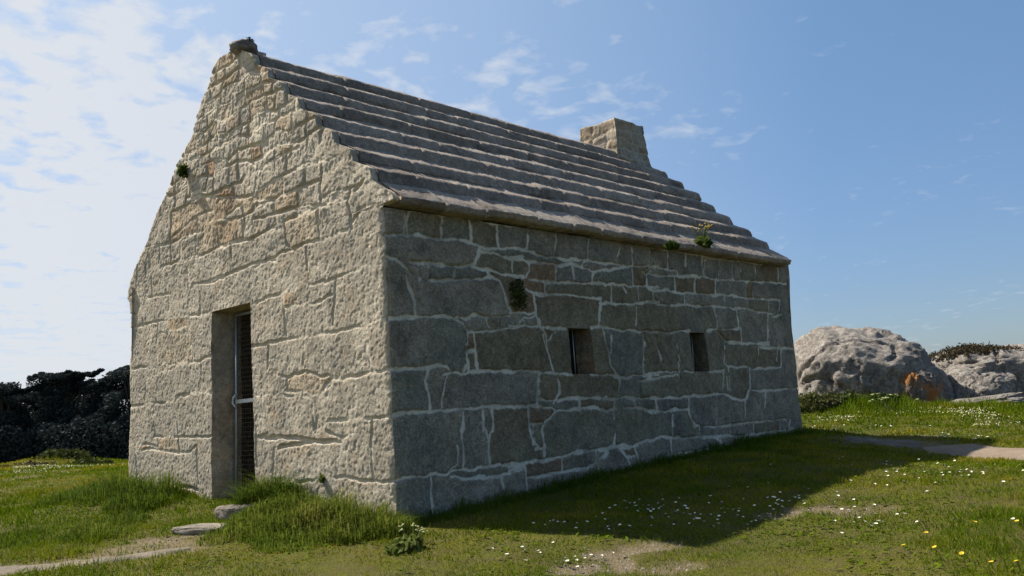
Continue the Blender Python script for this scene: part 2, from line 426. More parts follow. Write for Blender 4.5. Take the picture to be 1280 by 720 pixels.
class Wall:
    """masonry fields of one wall: relief (m), mortar mask, tone"""
    def __init__(self, lines, ext, res, gap, seed, style):
        x0, x1, z0, z1 = ext
        X, Z, D, W = dist_field(lines, x0, x1, z0, z1, res, seed=seed)
        r1, r2, r3 = stone_ids(D, gap, seed)
        self.o = (x0, z0, res)
        n1 = fbm(X*14, Z*14, seed+20, 3)
        if style == 'side':
            half = .0112*W*(.45+1.5*np.clip(vn(X*5, Z*5, seed+30)+.5, 0, 1))
            lost = sstep(.16, .30, vn(X*2.3, Z*2.3, seed+31)+.25*n1)*.5    # places where the pointing has washed out
            mort = (1-sstep(half*.85, half*1.15+.002, D+.008*n1+.004*vn(X*60, Z*60, seed+37)))*(1-lost)*(.72+.28*sstep(-.2, .2, vn(X*8, Z*8, seed+35)))
            mort = mort*1.0
            edge = sstep(half*.9, half+.014, D)
            h = .010*edge+.010*(r1-.5)*edge + .013*fbm(X*3.2, Z*3.2, seed+40, 3)*edge+.006*n1*(.4+.6*edge)+.004*vn(X*45, Z*45, seed+41)
            h += (1-edge)*(.002+.009*fbm(X*22, Z*22, seed+42, 2)) - lost*(1-edge)*.022
            tone = np.clip(r2*.9+.05+.25*fbm(X*1.7, Z*1.7, seed+43, 3), 0, 1)
        else:
            half = .0085*W
            rub = sstep(2.45, 3.0, Z)
            crev = np.clip(vn(X*3.7, Z*3.7, seed+30)*2.6+.48, 0, 1)         # 1 = open, washed out joint
            jm = 1-sstep(half*.6, half*1.5+.002, D+.006*n1)
            mort = jm*(1-.35*crev)+.35*sstep(.1, .35, vn(X*6, Z*6, seed+33))*(1-sstep(.02, .06, D))
            edge = sstep(half*.8, half+.011+.010*rub, D)
            h = edge*(.003+.006*rub)+(r1-.5)*edge*(.0045+.011*rub)
            h += -jm*crev*(.0165+.004*rub)*W + jm*(1-crev)*(.003+.005*rub)
            pit = fbm(X*34+.6*vn(X*9, Z*9, 7), Z*34, seed+44, 3, 2.2, .65)
            cr1 = np.abs(fbm(X*7+.5*vn(X*5, Z*5, 3), Z*7, seed+45, 3)); cr2 = np.abs(fbm(X*17, Z*17+.4*vn(X*11, Z*11, 5), seed+47, 3))
            h += .009*(.55+.8*rub)*fbm(X*4.1, Z*4.1, seed+40, 3) + (.8+.7*rub)*(.013*np.minimum(cr1, .22)+.0085*np.minimum(cr2, .25)-.004) + .0034*np.where(pit < 0, pit*1.7, pit*.4) + .0036*vn(X*61, Z*61, seed+41)
            tf = sstep(.5, .9, r3)*(1-rub)*.65          # some blocks are dressed smoother
            h = h*(1-.5*tf*edge)
            tone = np.clip(r2*.95+.025+.22*fbm(X*2.1, Z*2.1, seed+43, 3), 0, 1)
        self.h = h; self.m = np.clip(mort, 0, 1); self.t = tone
    def get(self, x, z):
        x0, z0, r = self.o
        return bil(self.h, x, z, x0, z0, r), bil(self.m, x, z, x0, z0, r), bil(self.t, x, z, x0, z0, r)

# rubble courses filled in above the traced ashlar of the gable
def rubble(z0, z1, ya, yb, seed, hs=(.13, .24), ws=(.16, .46)):
    rn = random.Random(seed); out = []; z = z0
    prev = [(y, z+rn.uniform(-.03, .03)) for y in np.arange(ya, yb+.2, .25)]
    while z < z1:
        hgt = rn.uniform(*hs); z += hgt
        cur = [(y, z+rn.uniform(-.045, .045)) for y, _ in prev]
        out.append((cur, 1.0)); y = ya+rn.uniform(0, .2)
        while y < yb:
            t = rn.uniform(-.04, .04)
            zb = np.interp(y, [p[0] for p in prev], [p[1] for p in prev]); zt = np.interp(y+t, [p[0] for p in cur], [p[1] for p in cur])
            out.append(([(y, zb), (y+rn.uniform(-.02, .02), (zb+zt)/2), (y+t, zt)], 1.0))
            y += rn.uniform(*ws)
        prev = cur
    return out

side_lines = [([to_side(*p) for p in pl], w) for pl, w in joints(CR_S, SIDE_J)]
gable_lines = [([to_gable(*p) for p in pl], w) for pl, w in joints(CR_G, GABLE_J)]
# the crown of the gable above the traced stones
gable_lines += rubble(3.55, 5.2, .3, 5.0, 5, (.11, .19), (.13, .36))
# far left strip between the traced stones and the verge
WS = Wall(side_lines, (-.3, 8.1, -.5, 3.0), .005, .022, 4, 'side')
WG = Wall(gable_lines, (-.3, 5.6, -.5, 5.3), .0065, .020, 9, 'gable')

# ------------------------------------------------------------------ the house
house = empty('stone_house', (0, 0, 0))
tag(house, 'old granite watch house with stepped stone slab roof standing on the turf', 'house')

ZB = -.45
def piecewise(n_list, pins):
    """columns between pinned positions (rows x pins) -> (rows x cols)"""
    cols = []
    for k, n in enumerate(n_list):
        a = pins[:, k:k+1]; b = pins[:, k+1:k+2]; t = np.linspace(0, 1, n+1)[None, :]
        seg = a+(b-a)*t
        cols.append(seg if k == len(n_list)-1 else seg[:, :-1])
    return np.concatenate(cols, axis=1)
def rows_of(zs, step):
    out = []
    for a, b in zip(zs[:-1], zs[1:]):
        n = max(int(round((b-a)/step)), 1); out.append(np.linspace(a, b, n+1)[:-1])
    return np.concatenate(out+[[zs[-1]]])
def grid_faces(R, C, hole=None, flip=False):
    i, j = np.meshgrid(np.arange(R-1), np.arange(C-1), indexing='ij')
    keep = np.ones(i.shape, bool)
    if hole is not None: keep = ~hole
    i = i[keep]; j = j[keep]; a = i*C+j
    F = np.stack([a, a+1, a+C+1, a+C], 1)
    return F[:, ::-1] if flip else F

# -- entrance gable -------------------------------------------------
LEFT_PX = [(284,61),(269,78),(262,98),(251,124),(247,138),(240,167),(220,204),(207,242),(194,269),(182,304),(173,324),(164,347),(158,366),(158,374),(161,379),(163,416),(161,460),(161.5,524),(159.5,553),(159,602)]
le = np.array(sorted([to_gable(*p)[::-1] for p in LEFT_PX]))          # (z, y)
APEX_Z = 5.08
def y_left(z):
    zz = np.concatenate([[-1], le[:, 0], [APEX_Z+.02]]); yy = np.concatenate([[le[0, 1]+.03], le[:, 1], [2.62]])
    y = np.interp(z, zz, yy)
    return y + .018*vn(z*9, z*0, 61)+.012*vn(z*25, z*0, 62)
# stepped roof profile: nine courses of slabs from eave (Y=-.05, Z=2.80) to the ridge
PROF = [(.075, 2.84), (.385, 3.10), (.68, 3.36), (.70, 3.44), (1.0, 3.70)]
NC = 9
E_Y, E_Z, R_Y, R_Z = -.06, 2.82, 2.50, 5.07
SL = math.hypot(R_Y-E_Y, R_Z-E_Z); TY, TZ = (R_Y-E_Y)/SL, (R_Z-E_Z)/SL      # along the slope; normal = (-TZ, TY)
def roof_profile(lift=.085, nseg=14, jit=None):
    """points (y, z, course, phase) going up the slope"""
    out = []
    for k in range(NC):
        c = SL/NC; s0 = k*c
        pts = [(0.0, .0), (.020, .019), (.048, .037), (.078, .053), (.102, .061), (.122, .063)]
        for q in np.linspace(.40, 1.0, nseg-6): pts.append((q*c, .060*(1-(q-.36)/.64)+.002))
        if k == 0:
            pts = [(0, 0), (.002, .010), (.005, .020), (.010, .028), (.022, .033), (.06, .036)]+[(q*c, .040*(1-(q-.2)/.8)+.002) for q in np.linspace(.25, 1.0, nseg-6)]
        for i, (ds, h) in enumerate(pts):
            s = s0+ds
            out.append((E_Y+TY*s-TZ*(h-.0), E_Z+TZ*s+TY*(h-.0)-.045, k, i/len(pts)))
    return np.array(out)
RP = roof_profile()
# outer envelope (z -> y) of that profile for the gable's right verge
def y_right(z):
    o = np.argsort(RP[:, 1]); zz = np.maximum.accumulate(RP[o, 1]+np.arange(len(o))*1e-6); yy = RP[o, 0]
    y = np.where(z < RP[0, 1], BAT*z, np.interp(z, zz, yy)+.012)
    return np.minimum(y, 2.54)

DZ0, DZ1 = .02, 2.175
zr = rows_of([ZB, DZ0, DZ1, 2.74, APEX_Z], .0105); Rn = len(zr)
yl_d = 2.94+(zr-.14)*(3.01-2.94)/2.03+.010*vn(zr*6, zr*0, 71)          # left jamb
yr_d = 2.19+(zr-.3)*(2.30-2.19)/1.88+.012*vn(zr*6, zr*0, 72)
y0 = y_right(zr); y1 = y_left(zr)
p1 = np.minimum(np.maximum(yr_d, y0+.25*(y1-y0)*0+.03), y0+(y1-y0)*.55); p2 = np.maximum(np.minimum(yl_d, y1-.03), y0+(y1-y0)*.6)
p1 = np.where(zr > DZ1+.3, np.minimum(p1, y0+(y1-y0)*.5), p1)
nA, nB, nC = 215, 72, 205
Yg = piecewise([nA, nB, nC], np.stack([y0, p1, p2, y1], 1)); Cn = Yg.shape[1]
Zg = np.repeat(zr[:, None], Cn, 1)
hg, mg, tg = WG.get(Yg, Zg)
def corner_off(z):
    return WG.get(BAT*z, z)[0], WS.get(BAT*z, z)[0]
cg, cs = corner_off(zr)
bl = (1-sstep(0, .05, Yg-y0[:, None]))*(Zg < 2.73)
rnd = .034*np.exp(-(Yg-BAT*Zg)/.022)*(Zg < 2.73)*(.5+np.clip(1.4*fbm(Zg*4, Zg*0, 66, 4), -.5, .9))   # worn arris of the corner
Xg = BAT*Zg-hg+rnd
Yg2 = Yg-bl*cs[:, None]+rnd
# round the left edge back so the silhouette is not knife sharp
rl = np.exp(-(y1[:, None]-Yg)/.025); Xg = Xg+.05*rl*rl
hole = (np.arange(Rn-1)[:, None] < Rn) & False
row_in = (zr[:-1] >= DZ0-1e-6) & (zr[1:] <= DZ1+1e-6)
hole = np.zeros((Rn-1, Cn-1), bool); hole[np.ix_(np.where(row_in)[0], np.arange(nA, nA+nB))] = True
Vg = np.stack([Xg, Yg2, Zg], -1).reshape(-1, 3)
Fg = grid_faces(Rn, Cn, hole, flip=True)
Vs = [Vg]; Fs = [Fg]; at_m = [mg.ravel()]; at_t = [tg.ravel()]; nv = len(Vg)
def add_strip(edge, inner, tone, mort=0.0, segs=24, amp=.010, axis=0, seed=90, flip=False):
    """reveal strip from a wall edge polyline to an inner polyline"""
    global nv
    t = np.linspace(0, 1, segs+1)[None, :, None]
    P = edge[:, None, :]*(1-t)+inner[:, None, :]*t
    a = np.linalg.norm(edge-edge[:1], axis=1)[:, None]+t[..., 0]*0; d = t[..., 0]*.3+a*0
    P[:, 1:, axis] += (amp*fbm(a*7, d*7, seed, 4)*np.minimum(t[..., 0]*6, 1))[:, 1:]
    R_, C_ = P.shape[:2]
    Vs.append(P.reshape(-1, 3)); Fs.append(grid_faces(R_, C_, None, flip)+nv); nv += R_*C_
    at_m.append(np.full(R_*C_, mort)); at_t.append(np.clip(tone+.5*fbm(a*2.2, d*2.2, seed+5, 3), 0, 1).ravel())
rsel = np.where((zr >= DZ0-1e-6) & (zr <= DZ1+1e-6))[0]
G3 = np.stack([Xg, Yg2, Zg], -1)
DEPTH = .36
eL = G3[rsel, nA+nB]; eR = G3[rsel, nA]
inn = lambda e, dx, dy: e+np.array([[dx, dy, 0]])
innL = eL.copy(); innL[:, 0] = BAT*eL[:, 2]+DEPTH
innR = eR.copy(); innR[:, 0] = BAT*eR[:, 2]+DEPTH
add_strip(eL, innL, .45, axis=1, seed=90, flip=False); add_strip(eR, innR, .45, axis=1, seed=96, flip=True)
eT = G3[rsel[-1], nA:nA+nB+1]; innT = eT.copy(); innT[:, 0] = BAT*DZ1+DEPTH
add_strip(eT, innT, .3, axis=2, seed=99, flip=True)
for col_, fl, dx_, dy_ in ((0, False, .34, .03), (Cn-1, True, .5, -.04)):
    e = G3[:, col_]; i_ = e.copy(); i_[:, 0] += dx_; i_[:, 1] += dy_
    if col_ == 0:
        k_ = zr > 2.76; e = e[k_]; i_ = i_[k_]
    add_strip(e, i_, .4, segs=16, amp=.012, axis=2, seed=105, flip=fl)
gable = mesh_np('wall', np.concatenate(Vs), [np.concatenate(Fs)], M['gable'], house, True,
                {'mortar': np.concatenate(at_m), 'tone': np.concatenate(at_t)})
tag(gable, 'sunlit gable wall of rough beige granite with the doorway')

# -- long side wall with two slit windows ---------------------------
RE = np.array(sorted([(to_side(*p)[1], to_side(*p)[0]) for p in [(983,331),(985,350),(987,385),(990,415),(994,440),(998,480),(1002,520),(1003.5,533)]]))
def x_right(z): return np.interp(z, np.concatenate([[-1], RE[:, 0]]), np.concatenate([[RE[0, 1]-.02], RE[:, 1]]))+.012*vn(z*8, z*0, 64)
WZ0, WZ1 = 1.225, 1.715
zr = rows_of([ZB, WZ0, WZ1, 2.745], .0078); Rn = len(zr)
W1 = (2.475, 2.865); W2 = (4.845, 5.185)
x0 = BAT*zr; x1 = x_right(zr)
pw = [np.interp(zr, [WZ0, WZ1], [a, b_]) for a, b_ in ((W1[0]-.0, W1[0]), (W1[1]+.02, W1[1]), (W2[0], W2[0]), (W2[1]+.02, W2[1]))]
ns = [300, 46, 235, 40, 270]
Xs = piecewise(ns, np.stack([x0]+pw+[x1], 1)); Cn = Xs.shape[1]
Zs = np.repeat(zr[:, None], Cn, 1)
hs, ms, ts = WS.get(Xs, Zs)
cg, cs = corner_off(zr)
bl = (1-sstep(0, .05, Xs-x0[:, None]))
rnd = .034*np.exp(-(Xs-BAT*Zs)/.022)*(Zs < 2.73)*(.5+np.clip(1.4*fbm(Zs*4, Zs*0, 66, 4), -.5, .9))
Ys = BAT*Zs-hs+rnd
Xs2 = Xs-bl*cg[:, None]+rnd
rl = np.exp(-(x1[:, None]-Xs)/.03); Ys = Ys+.05*rl*rl
hole = np.zeros((Rn-1, Cn-1), bool)
row_in = np.where((zr[:-1] >= WZ0-1e-6) & (zr[1:] <= WZ1+1e-6))[0]
c1 = (ns[0], ns[0]+ns[1]); c2 = (sum(ns[:3]), sum(ns[:4]))
for c in (c1, c2): hole[np.ix_(row_in, np.arange(c[0], c[1]))] = True
G3 = np.stack([Xs2, Ys, Zs], -1)
Vs = [G3.reshape(-1, 3)]; Fs = [grid_faces(Rn, Cn, hole)]; at_m = [ms.ravel()]; at_t = [ts.ravel()]; nv = Rn*Cn
rs = np.where((zr >= WZ0-1e-6) & (zr <= WZ1+1e-6))[0]
WD = .20
for q, c in enumerate((c1, c2)):
    eL = G3[rs, c[0]]; eR = G3[rs, c[1]]
    for e, fl, sd in ((eL, True, 120+q), (eR, False, 130+q)):
        i_ = e.copy(); i_[:, 1] = BAT*e[:, 2]+WD
        if not fl: i_[:, 0] += (-.055, .02)[q]
        add_strip(e, i_, .15, segs=14, amp=.006, axis=0, seed=sd, flip=not fl)
    for r_, fl, sd in ((rs[0], False, 140+q), (rs[-1], True, 150+q)):
        e = G3[r_, c[0]:c[1]+1]; i_ = e.copy(); i_[:, 1] = BAT*e[:, 2]+WD
        add_strip(e, i_, .4, segs=14, amp=.006, axis=2, seed=sd, flip=not fl)
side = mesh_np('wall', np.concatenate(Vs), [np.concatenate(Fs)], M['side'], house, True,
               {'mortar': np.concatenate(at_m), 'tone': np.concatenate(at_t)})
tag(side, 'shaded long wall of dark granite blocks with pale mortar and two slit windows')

# -- the two hidden walls -------------------------------------------
def coarse_wall(name, p_of, ua, ub, zs_of, mat, seed, nu=150, nz=90, flip=False):
    u = np.linspace(ua, ub, nu); P = []; Tn = []; Mo = []
    for i in range(nz):
        for uu in u:
            z = ZB+(zs_of(uu)-ZB)*i/(nz-1); P.append(p_of(uu, z))
    P = np.array(P).reshape(nz, nu, 3)
    lines = rubble(ZB, 5.3, ua, ub, seed, (.2, .36), (.25, .8))
    X, Z, D, W = dist_field(lines, ua, ub, ZB, 5.4, .02, seed=seed)
    U = np.repeat(u[None], nz, 0); ZZ = P[..., 2]
    d = bil(D, U, ZZ, ua, ZB, .02)
    mo = 1-sstep(.012, .03, d); tn = np.clip(.5+.8*fbm(U*1.3, ZZ*1.6, seed, 3), 0, 1)
    return mesh_np(name, P.reshape(-1, 3), [grid_faces(nz, nu, None, flip)], mat, house, True, {'mortar': mo.ravel(), 'tone': tn.ravel()})
prof_s = RP[np.argsort(RP[:, 0])]
def roof_z(y):
    yy = y if y < HW/2 else HW-y
    return float(np.interp(yy, [E_Y, R_Y], [E_Z-.08, R_Z-.10]))
coarse_wall('wall', lambda u, z: (x_right(np.array([z]))[0]-.045, u, z), BAT*1.0, HW-.05, lambda u: roof_z(u), M['side'], 31)
coarse_wall('wall', lambda u, z: (u, HW-.07-BAT*(z-.3), z), .05, HL-.1, lambda u: 2.72, M['gable'], 33, flip=True)

# -- roof: nine courses of long thin slabs on each slope ------------
def roof_mesh():
    nx = 520
    prof = roof_profile(); npf = len(prof)
    xa0, xb0 = .075, 7.60
    X = np.zeros((npf, nx)); Y = np.zeros((npf, nx)); Z = np.zeros((npf, nx)); To = np.zeros((npf, nx)); Mo = np.zeros((npf, nx))
    rn = random.Random(4)
    t = np.linspace(0, 1, nx)
    for k in range(NC):
        rows = np.where(prof[:, 2] == k)[0]
        # slab cuts along this course
        cuts = [0]; x = 0
        while x < 7.6:
            x += rn.uniform(.45, 1.25); cuts.append(x)
        offs = [(rn.uniform(-1, 1), rn.uniform(-1, 1), rn.random()) for _ in cuts]
        xe = xb0+.05*rn.uniform(-1, 1)-.0*k
        xx = xa0+(xe-xa0)*t
        ci = np.searchsorted(cuts, xx)-1; ci = np.clip(ci, 0, len(cuts)-1)
        dc = np.min(np.abs(xx[:, None]-np.array(cuts)[None]), 1)
        os_ = np.array([offs[i][0] for i in ci]); oh = np.array([offs[i][1] for i in ci]); ot = np.array([offs[i][2] for i in ci])
        sm = sstep(.0, .10, dc)
        for r in rows:
            y, z, _, ph = prof[r]
            lip = 1-sstep(.0, .55, ph)
            s_ = (.014*os_*sm+.017*fbm(xx*1.3, np.full(nx, k*3.7), 200, 4)+.016*fbm(xx*9, np.full(nx, k*5.1), 201, 2))*lip
            h_ = (.009*oh*sm+.018*fbm(xx*1.1, np.full(nx, k*2.3+ph), 202, 3)*(.4+.6*lip)+.011*fbm(xx*7, np.full(nx, k*4.7+ph*2.2), 203, 3)+.007*vn(xx*31, np.full(nx, k*9.7+ph*11), 204))
            h_ = h_-.030*(1-sstep(.005, .026, dc))*(ph < .85)
            edge = sstep(0, .12, xx-xa0)
            s_ = s_*(.3+.7*edge); h_ = h_*(.35+.65*edge)
            if k == 0 and ph < .3: h_ = h_+.012
            X[r] = xx+BAT*z*(1-t)+.03*fbm(np.full(nx, k*6.1), np.full(nx, ph*3), 210, 2)*sstep(.95, 1, t); Y[r] = y+TY*s_-TZ*h_; Z[r] = z+TZ*s_+TY*h_
            To[r] = np.clip(.12+.76*ot+.5*fbm(xx*1.7, np.full(nx, k*1.9+ph), 205, 3), 0, 1)
            # pale cement pointing along the joints and in patches on the upper ledges
            Mo[r] = np.clip(sstep(.05, .35, fbm(xx*2.1, np.full(nx, k*3.3+ph*1.4), 206, 4)+.12*(ph > .3)-.05)*.75*(ph > .25)+.8*(1-sstep(.008, .02, dc))*(ph > .3), 0, 1)
    # eave underside: return to the wall
    und = np.stack([X[0], np.full(nx, .20), Z[0]-.028], -1)[None]
    low = np.stack([X[0], Y[0]+.006, Z[0]-.025], -1)[None]
    P = np.concatenate([und, low, np.stack([X, Y, Z], -1)], 0)
    To = np.concatenate([To[:1], To[:1], To]); Mo = np.concatenate([Mo[:1]*0, Mo[:1]*0, Mo])
    # ridge: the top row rolls over to the other slope
    top = P[-1:].copy(); top[..., 1] = HW/2; top[..., 2] += .02+.02*fbm(top[..., 0]*1.6, top[..., 0]*0, 220, 3)
    P = np.concatenate([P, top], 0); To = np.concatenate([To, To[-1:]]); Mo = np.concatenate([Mo, Mo[-1:]])
    nr = P.shape[0]
    # mirrored back slope
    Q = P[:-1].copy()[::-1]; Q[..., 1] = HW-Q[..., 1]
    A = np.concatenate([P, Q], 0); To = np.concatenate([To, To[:-1][::-1]]); Mo = np.concatenate([Mo, Mo[:-1][::-1]])
    R_, C_ = A.shape[:2]
    V = A.reshape(-1, 3); F = [grid_faces(R_, C_, None, False)]
    # end caps: fan to points on the axis
    T = []; extra = []
    tri = []
    for c, fl in ((0, False), (C_-1, True)):
        ring = [i*C_+c for i in range(R_)]
        cen = len(V)+len(extra); extra.append((A[R_//2, c, 0], HW/2, 3.2))
        for a, b_ in zip(ring[:-1], ring[1:]):
            tri.append((cen, b_, a) if not fl else (cen, a, b_))
    V = np.concatenate([V, np.array(extra)]); To = np.concatenate([To.ravel(), [.4, .4]]); Mo = np.concatenate([Mo.ravel(), [0, 0]])
    return mesh_np('roof', V, F+[np.array(tri)], M['roof'], house, True, {'mortar': Mo, 'tone': To})
roof = roof_mesh()
tag(roof, 'stepped roof of long thin grey stone slabs')

# -- lump of mortar and lichen crowning the gable -------------------
def lumpy(name, loc, size, mat, parent=None, sub=4, amp=.3, fr=1.5, seed=0, rot=0.0, flat=None, smooth=True, attrs=True, fine=.06, sharp=.9, tilt=0.0):
    bm = bmesh.new(); bmesh.ops.create_icosphere(bm, subdivisions=sub, radius=1)
    sv = Vector((seed*7.13, seed*3.71, seed*1.97)); tn = []; R_ = Matrix.Rotation(rot, 3, 'Z') @ Matrix.Rotation(tilt, 3, 'Y')
    for v in bm.verts:
        p = v.co.copy()
        p = Vector([math.copysign(abs(c)**sharp, c) for c in p])
        n = mnoise.fractal(p*fr+sv, 1.0, 2.1, 5); n2 = mnoise.noise(p*fr*6+sv); n3 = mnoise.noise(p*fr*17+sv)
        cr = abs(mnoise.noise(p*fr*1.7+sv*2))
        cr2 = abs(mnoise.noise(p*fr*.9+sv*3+Vector((n*.4, n*.4, 0))))
        p = p*(1+amp*n+fine*n2+fine*.6*n3+fine*.4*mnoise.noise(p*fr*38+sv)-.10*amp*4*max(0, .05-cr)/.05-.35*amp*max(0, .035-cr2)/.035)
        if flat is not None and p.z < flat: p.z = flat
        v.co = R_ @ Vector((p.x*size[0], p.y*size[1], p.z*size[2]))
        tn.append(min(max(.5+.9*n+.3*n2, 0), 1))
    me = bpy.data.meshes.new(name); bm.to_mesh(me); bm.free()
    for p in me.polygons: p.use_smooth = smooth
    a = me.attributes.new('tone', 'FLOAT', 'POINT'); a.data.foreach_set('value', np.array(tn, dtype=np.float32))
    a = me.attributes.new('mortar', 'FLOAT', 'POINT')
    me.materials.append(mat)
    o = bpy.data.objects.new(name, me); o.location = loc
    if parent: o.parent = parent
    return link(o)
M['lump'] = stone_mat('dark_lichened_stone', [(0, (.13, .105, .088)), (.5, (.18, .145, .12)), (1, (.22, .185, .15))], (.3, .28, .25), lich_amt=.3, bump_s=.9)
cap = lumpy('ridge_stone', (.22, 2.55, 5.075), (.14, .14, .085), M['lump'], house, 4, .2, 1.3, 3, .4, fine=.03)
tag(cap, 'dark lichen covered stone lump crowning the gable')

# -- chimney --------------------------------------------------------
def chimney():
    x0, x1, ya, yb, z0, z1 = 6.67, 7.50, 2.20, 2.98, 4.3, 5.47
    n = 44; lines = []
    rn = random.Random(8)
    V = []; F = []; mo = []; to = []; nvv = 0
    faces = [((x0, ya), (x1, ya)), ((x1, ya), (x1, yb)), ((x1, yb), (x0, yb)), ((x0, yb), (x0, ya))]
    per = [(x0, ya), (x1, ya), (x1, yb), (x0, yb)]
    L = [math.dist(per[i], per[(i+1) % 4]) for i in range(4)]; tot = sum(L)
    U = []; XY = []; NR = []
    for i in range(4):
        a = per[i]; b_ = per[(i+1) % 4]; nn = ((b_[1]-a[1])/L[i], -(b_[0]-a[0])/L[i])
        for t in np.linspace(0, 1, n, endpoint=False):
            U.append(sum(L[:i])+t*L[i]); XY.append((a[0]+(b_[0]-a[0])*t, a[1]+(b_[1]-a[1])*t)); 
            k = 1.0
            NR.append(nn)
    U = np.array(U); XY = np.array(XY); NR = np.array(NR); m = len(U); nz = 56
    zs = np.linspace(z0, z1, nz)
    lines = rubble(z0, z1+.1, -.1, tot+.1, 12, (.11, .19), (.16, .36))
    X, Z, D, W = dist_field(lines, -.1, tot+.1, z0-.05, z1+.1, .008, seed=15)
    r1, r2, r3 = stone_ids(D, .016, 3)
    UU, ZZ = np.meshgrid(U, zs)
    d = bil(D, UU, ZZ, -.1, z0-.05, .008); q1 = bil(r1, UU, ZZ, -.1, z0-.05, .008); q2 = bil(r2, UU, ZZ, -.1, z0-.05, .008)
    e = sstep(.008, .04, d)
    h = .008*e+.014*(q1-.5)*e+.018*fbm(UU*5, ZZ*5, 16, 3)+.010*fbm(UU*17, ZZ*17, 17, 2)
    flare = .045*(1-sstep(4.75, 4.98, ZZ))
    taper = -.05*sstep(4.9, 5.5, ZZ)
    off = h+flare+taper
    # corners: push along the diagonal softly
    P = np.zeros((nz, m, 3))
    cx, cy = (x0+x1)/2, (ya+yb)/2
    base = np.repeat(XY[None], nz, 0)
    dirn = np.repeat(NR[None], nz, 0)
    nx_ = np.roll(dirn, 2, 1)+dirn+np.roll(dirn, -2, 1); nx_ /= np.linalg.norm(nx_, axis=-1, keepdims=True)
    P[..., :2] = base+nx_*off[..., None]; P[..., 2] = ZZ
    jag = .025*fbm(U*6, U*0, 19, 3)
    P[-6:, :, 2] += jag[None]*np.linspace(.2, 1, 6)[:, None]
    i, j = np.meshgrid(np.arange(nz-1), np.arange(m), indexing='ij'); j2 = (j+1) % m
    F = np.stack([i*m+j, i*m+j2, (i+1)*m+j2, (i+1)*m+j], -1).reshape(-1, 4)
    V = P.reshape(-1, 3)
    # crown: inner rim and sunken flue
    rim = P[-1].copy(); rim[:, :2] = (rim[:, :2]-[cx, cy])*.72+[cx, cy]; rim[:, 2] += .012
    flue = rim.copy(); flue[:, 2] -= .35
    k0 = len(V); V = np.concatenate([V, rim, flue]); jj = np.arange(m); jn = (jj+1) % m
    F2_ = np.stack([(nz-1)*m+jj, (nz-1)*m+jn, k0+jn, k0+jj], 1); F3 = np.stack([k0+jj, k0+jn, k0+m+jn, k0+m+jj], 1)
    mo = np.concatenate([(1-sstep(.008, .02, d)).ravel()*.8, np.zeros(2*m)]); to = np.concatenate([np.clip(q2+.3*fbm(UU*3, ZZ*3, 21, 2), 0, 1).ravel(), np.full(2*m, .5)])
    o = mesh_np('chimney', V, [np.concatenate([F, F2_, F3])], M['chimney'], house, True, {'mortar': mo, 'tone': to})
    return tag(o, 'short rubble stone chimney at the far end of the ridge')
chimney()

# -- wire gate in the doorway ---------------------------------------
door = empty('door'); door.parent = house
tag(door, 'narrow iron framed wire mesh gate')
def gp(y, z, dx=0.0): return (BAT*z+.245+dx, y, z)
fr = MB()
for a, b_ in ((gp(2.98, .12), gp(3.005, 2.13)), (gp(2.24, .12), gp(2.30, 2.13)), (gp(3.005, 2.13), gp(2.30, 2.13)), (gp(2.98, .15), gp(2.24, .15)), (gp(2.99, 1.17), gp(2.27, 1.17))):
    fr.tube([a, b_], .016, 8)
fr.build('frame', M['iron'], door, True)
wr = MB()
for k in range(1, 15):
    y0_ = 2.24+(2.98-2.24)*k/15; y1_ = 2.30+(3.005-2.30)*k/15
    wr.tube([gp(y0_, .15), gp(y1_, 2.13)], .0019, 4, False)
for k in range(1, 40):
    z = .15+1.98*k/40
    wr.tube([gp(2.25, z, .004), gp(2.99, z, .004)], .0019, 4, False)
wr.build('wire_mesh', M['wire'], door)
lt = MB(); lt.box((BAT*1.17+.20, 2.24, 1.155), (BAT*1.17+.225, 2.93, 1.195)); lt.tube([gp(2.95, 1.25, -.03), gp(2.975, 1.22, -.05), gp(2.985, 1.16, -.05), gp(2.96, 1.12, -.03)], .013, 8)
lt.build('latch', M['latch'], door)
# -- windows --------------------------------------------------------
for (a, b_) in (W1, W2):
    w = empty('window'); w.parent = house
    pn = MB(); yb_ = BAT*1.47+WD-.004
    pn.box((a-.03, yb_, WZ0-.03), (b_+.05, yb_+.012, WZ1+.03)); pn.build('pane', M['glass'], w)
    br = MB(); br.tube([(b_-(.100 if a < 4 else .018), yb_-.02, WZ0-.01), (b_-(.102 if a < 4 else .02), yb_-.02, WZ1+.01)], .0065, 8); br.build('bar', M['latch'], w, True)
# -- footing stones at the foot of the gable ------------------------
for (y, ln) in ((4.95, .35), (4.45, .32), (3.95, .30)):
    zb = gz(np.array([-.1]), np.array([y]))[0]
    f = lumpy('footing_stone', (.05, y, zb-.03), (.11, ln*.66, .10), M['gable'], house, 4, .18, 1.2, int(y*10), 0, sharp=.6)
# -- interior earth floor blocks light leaks ------------------------

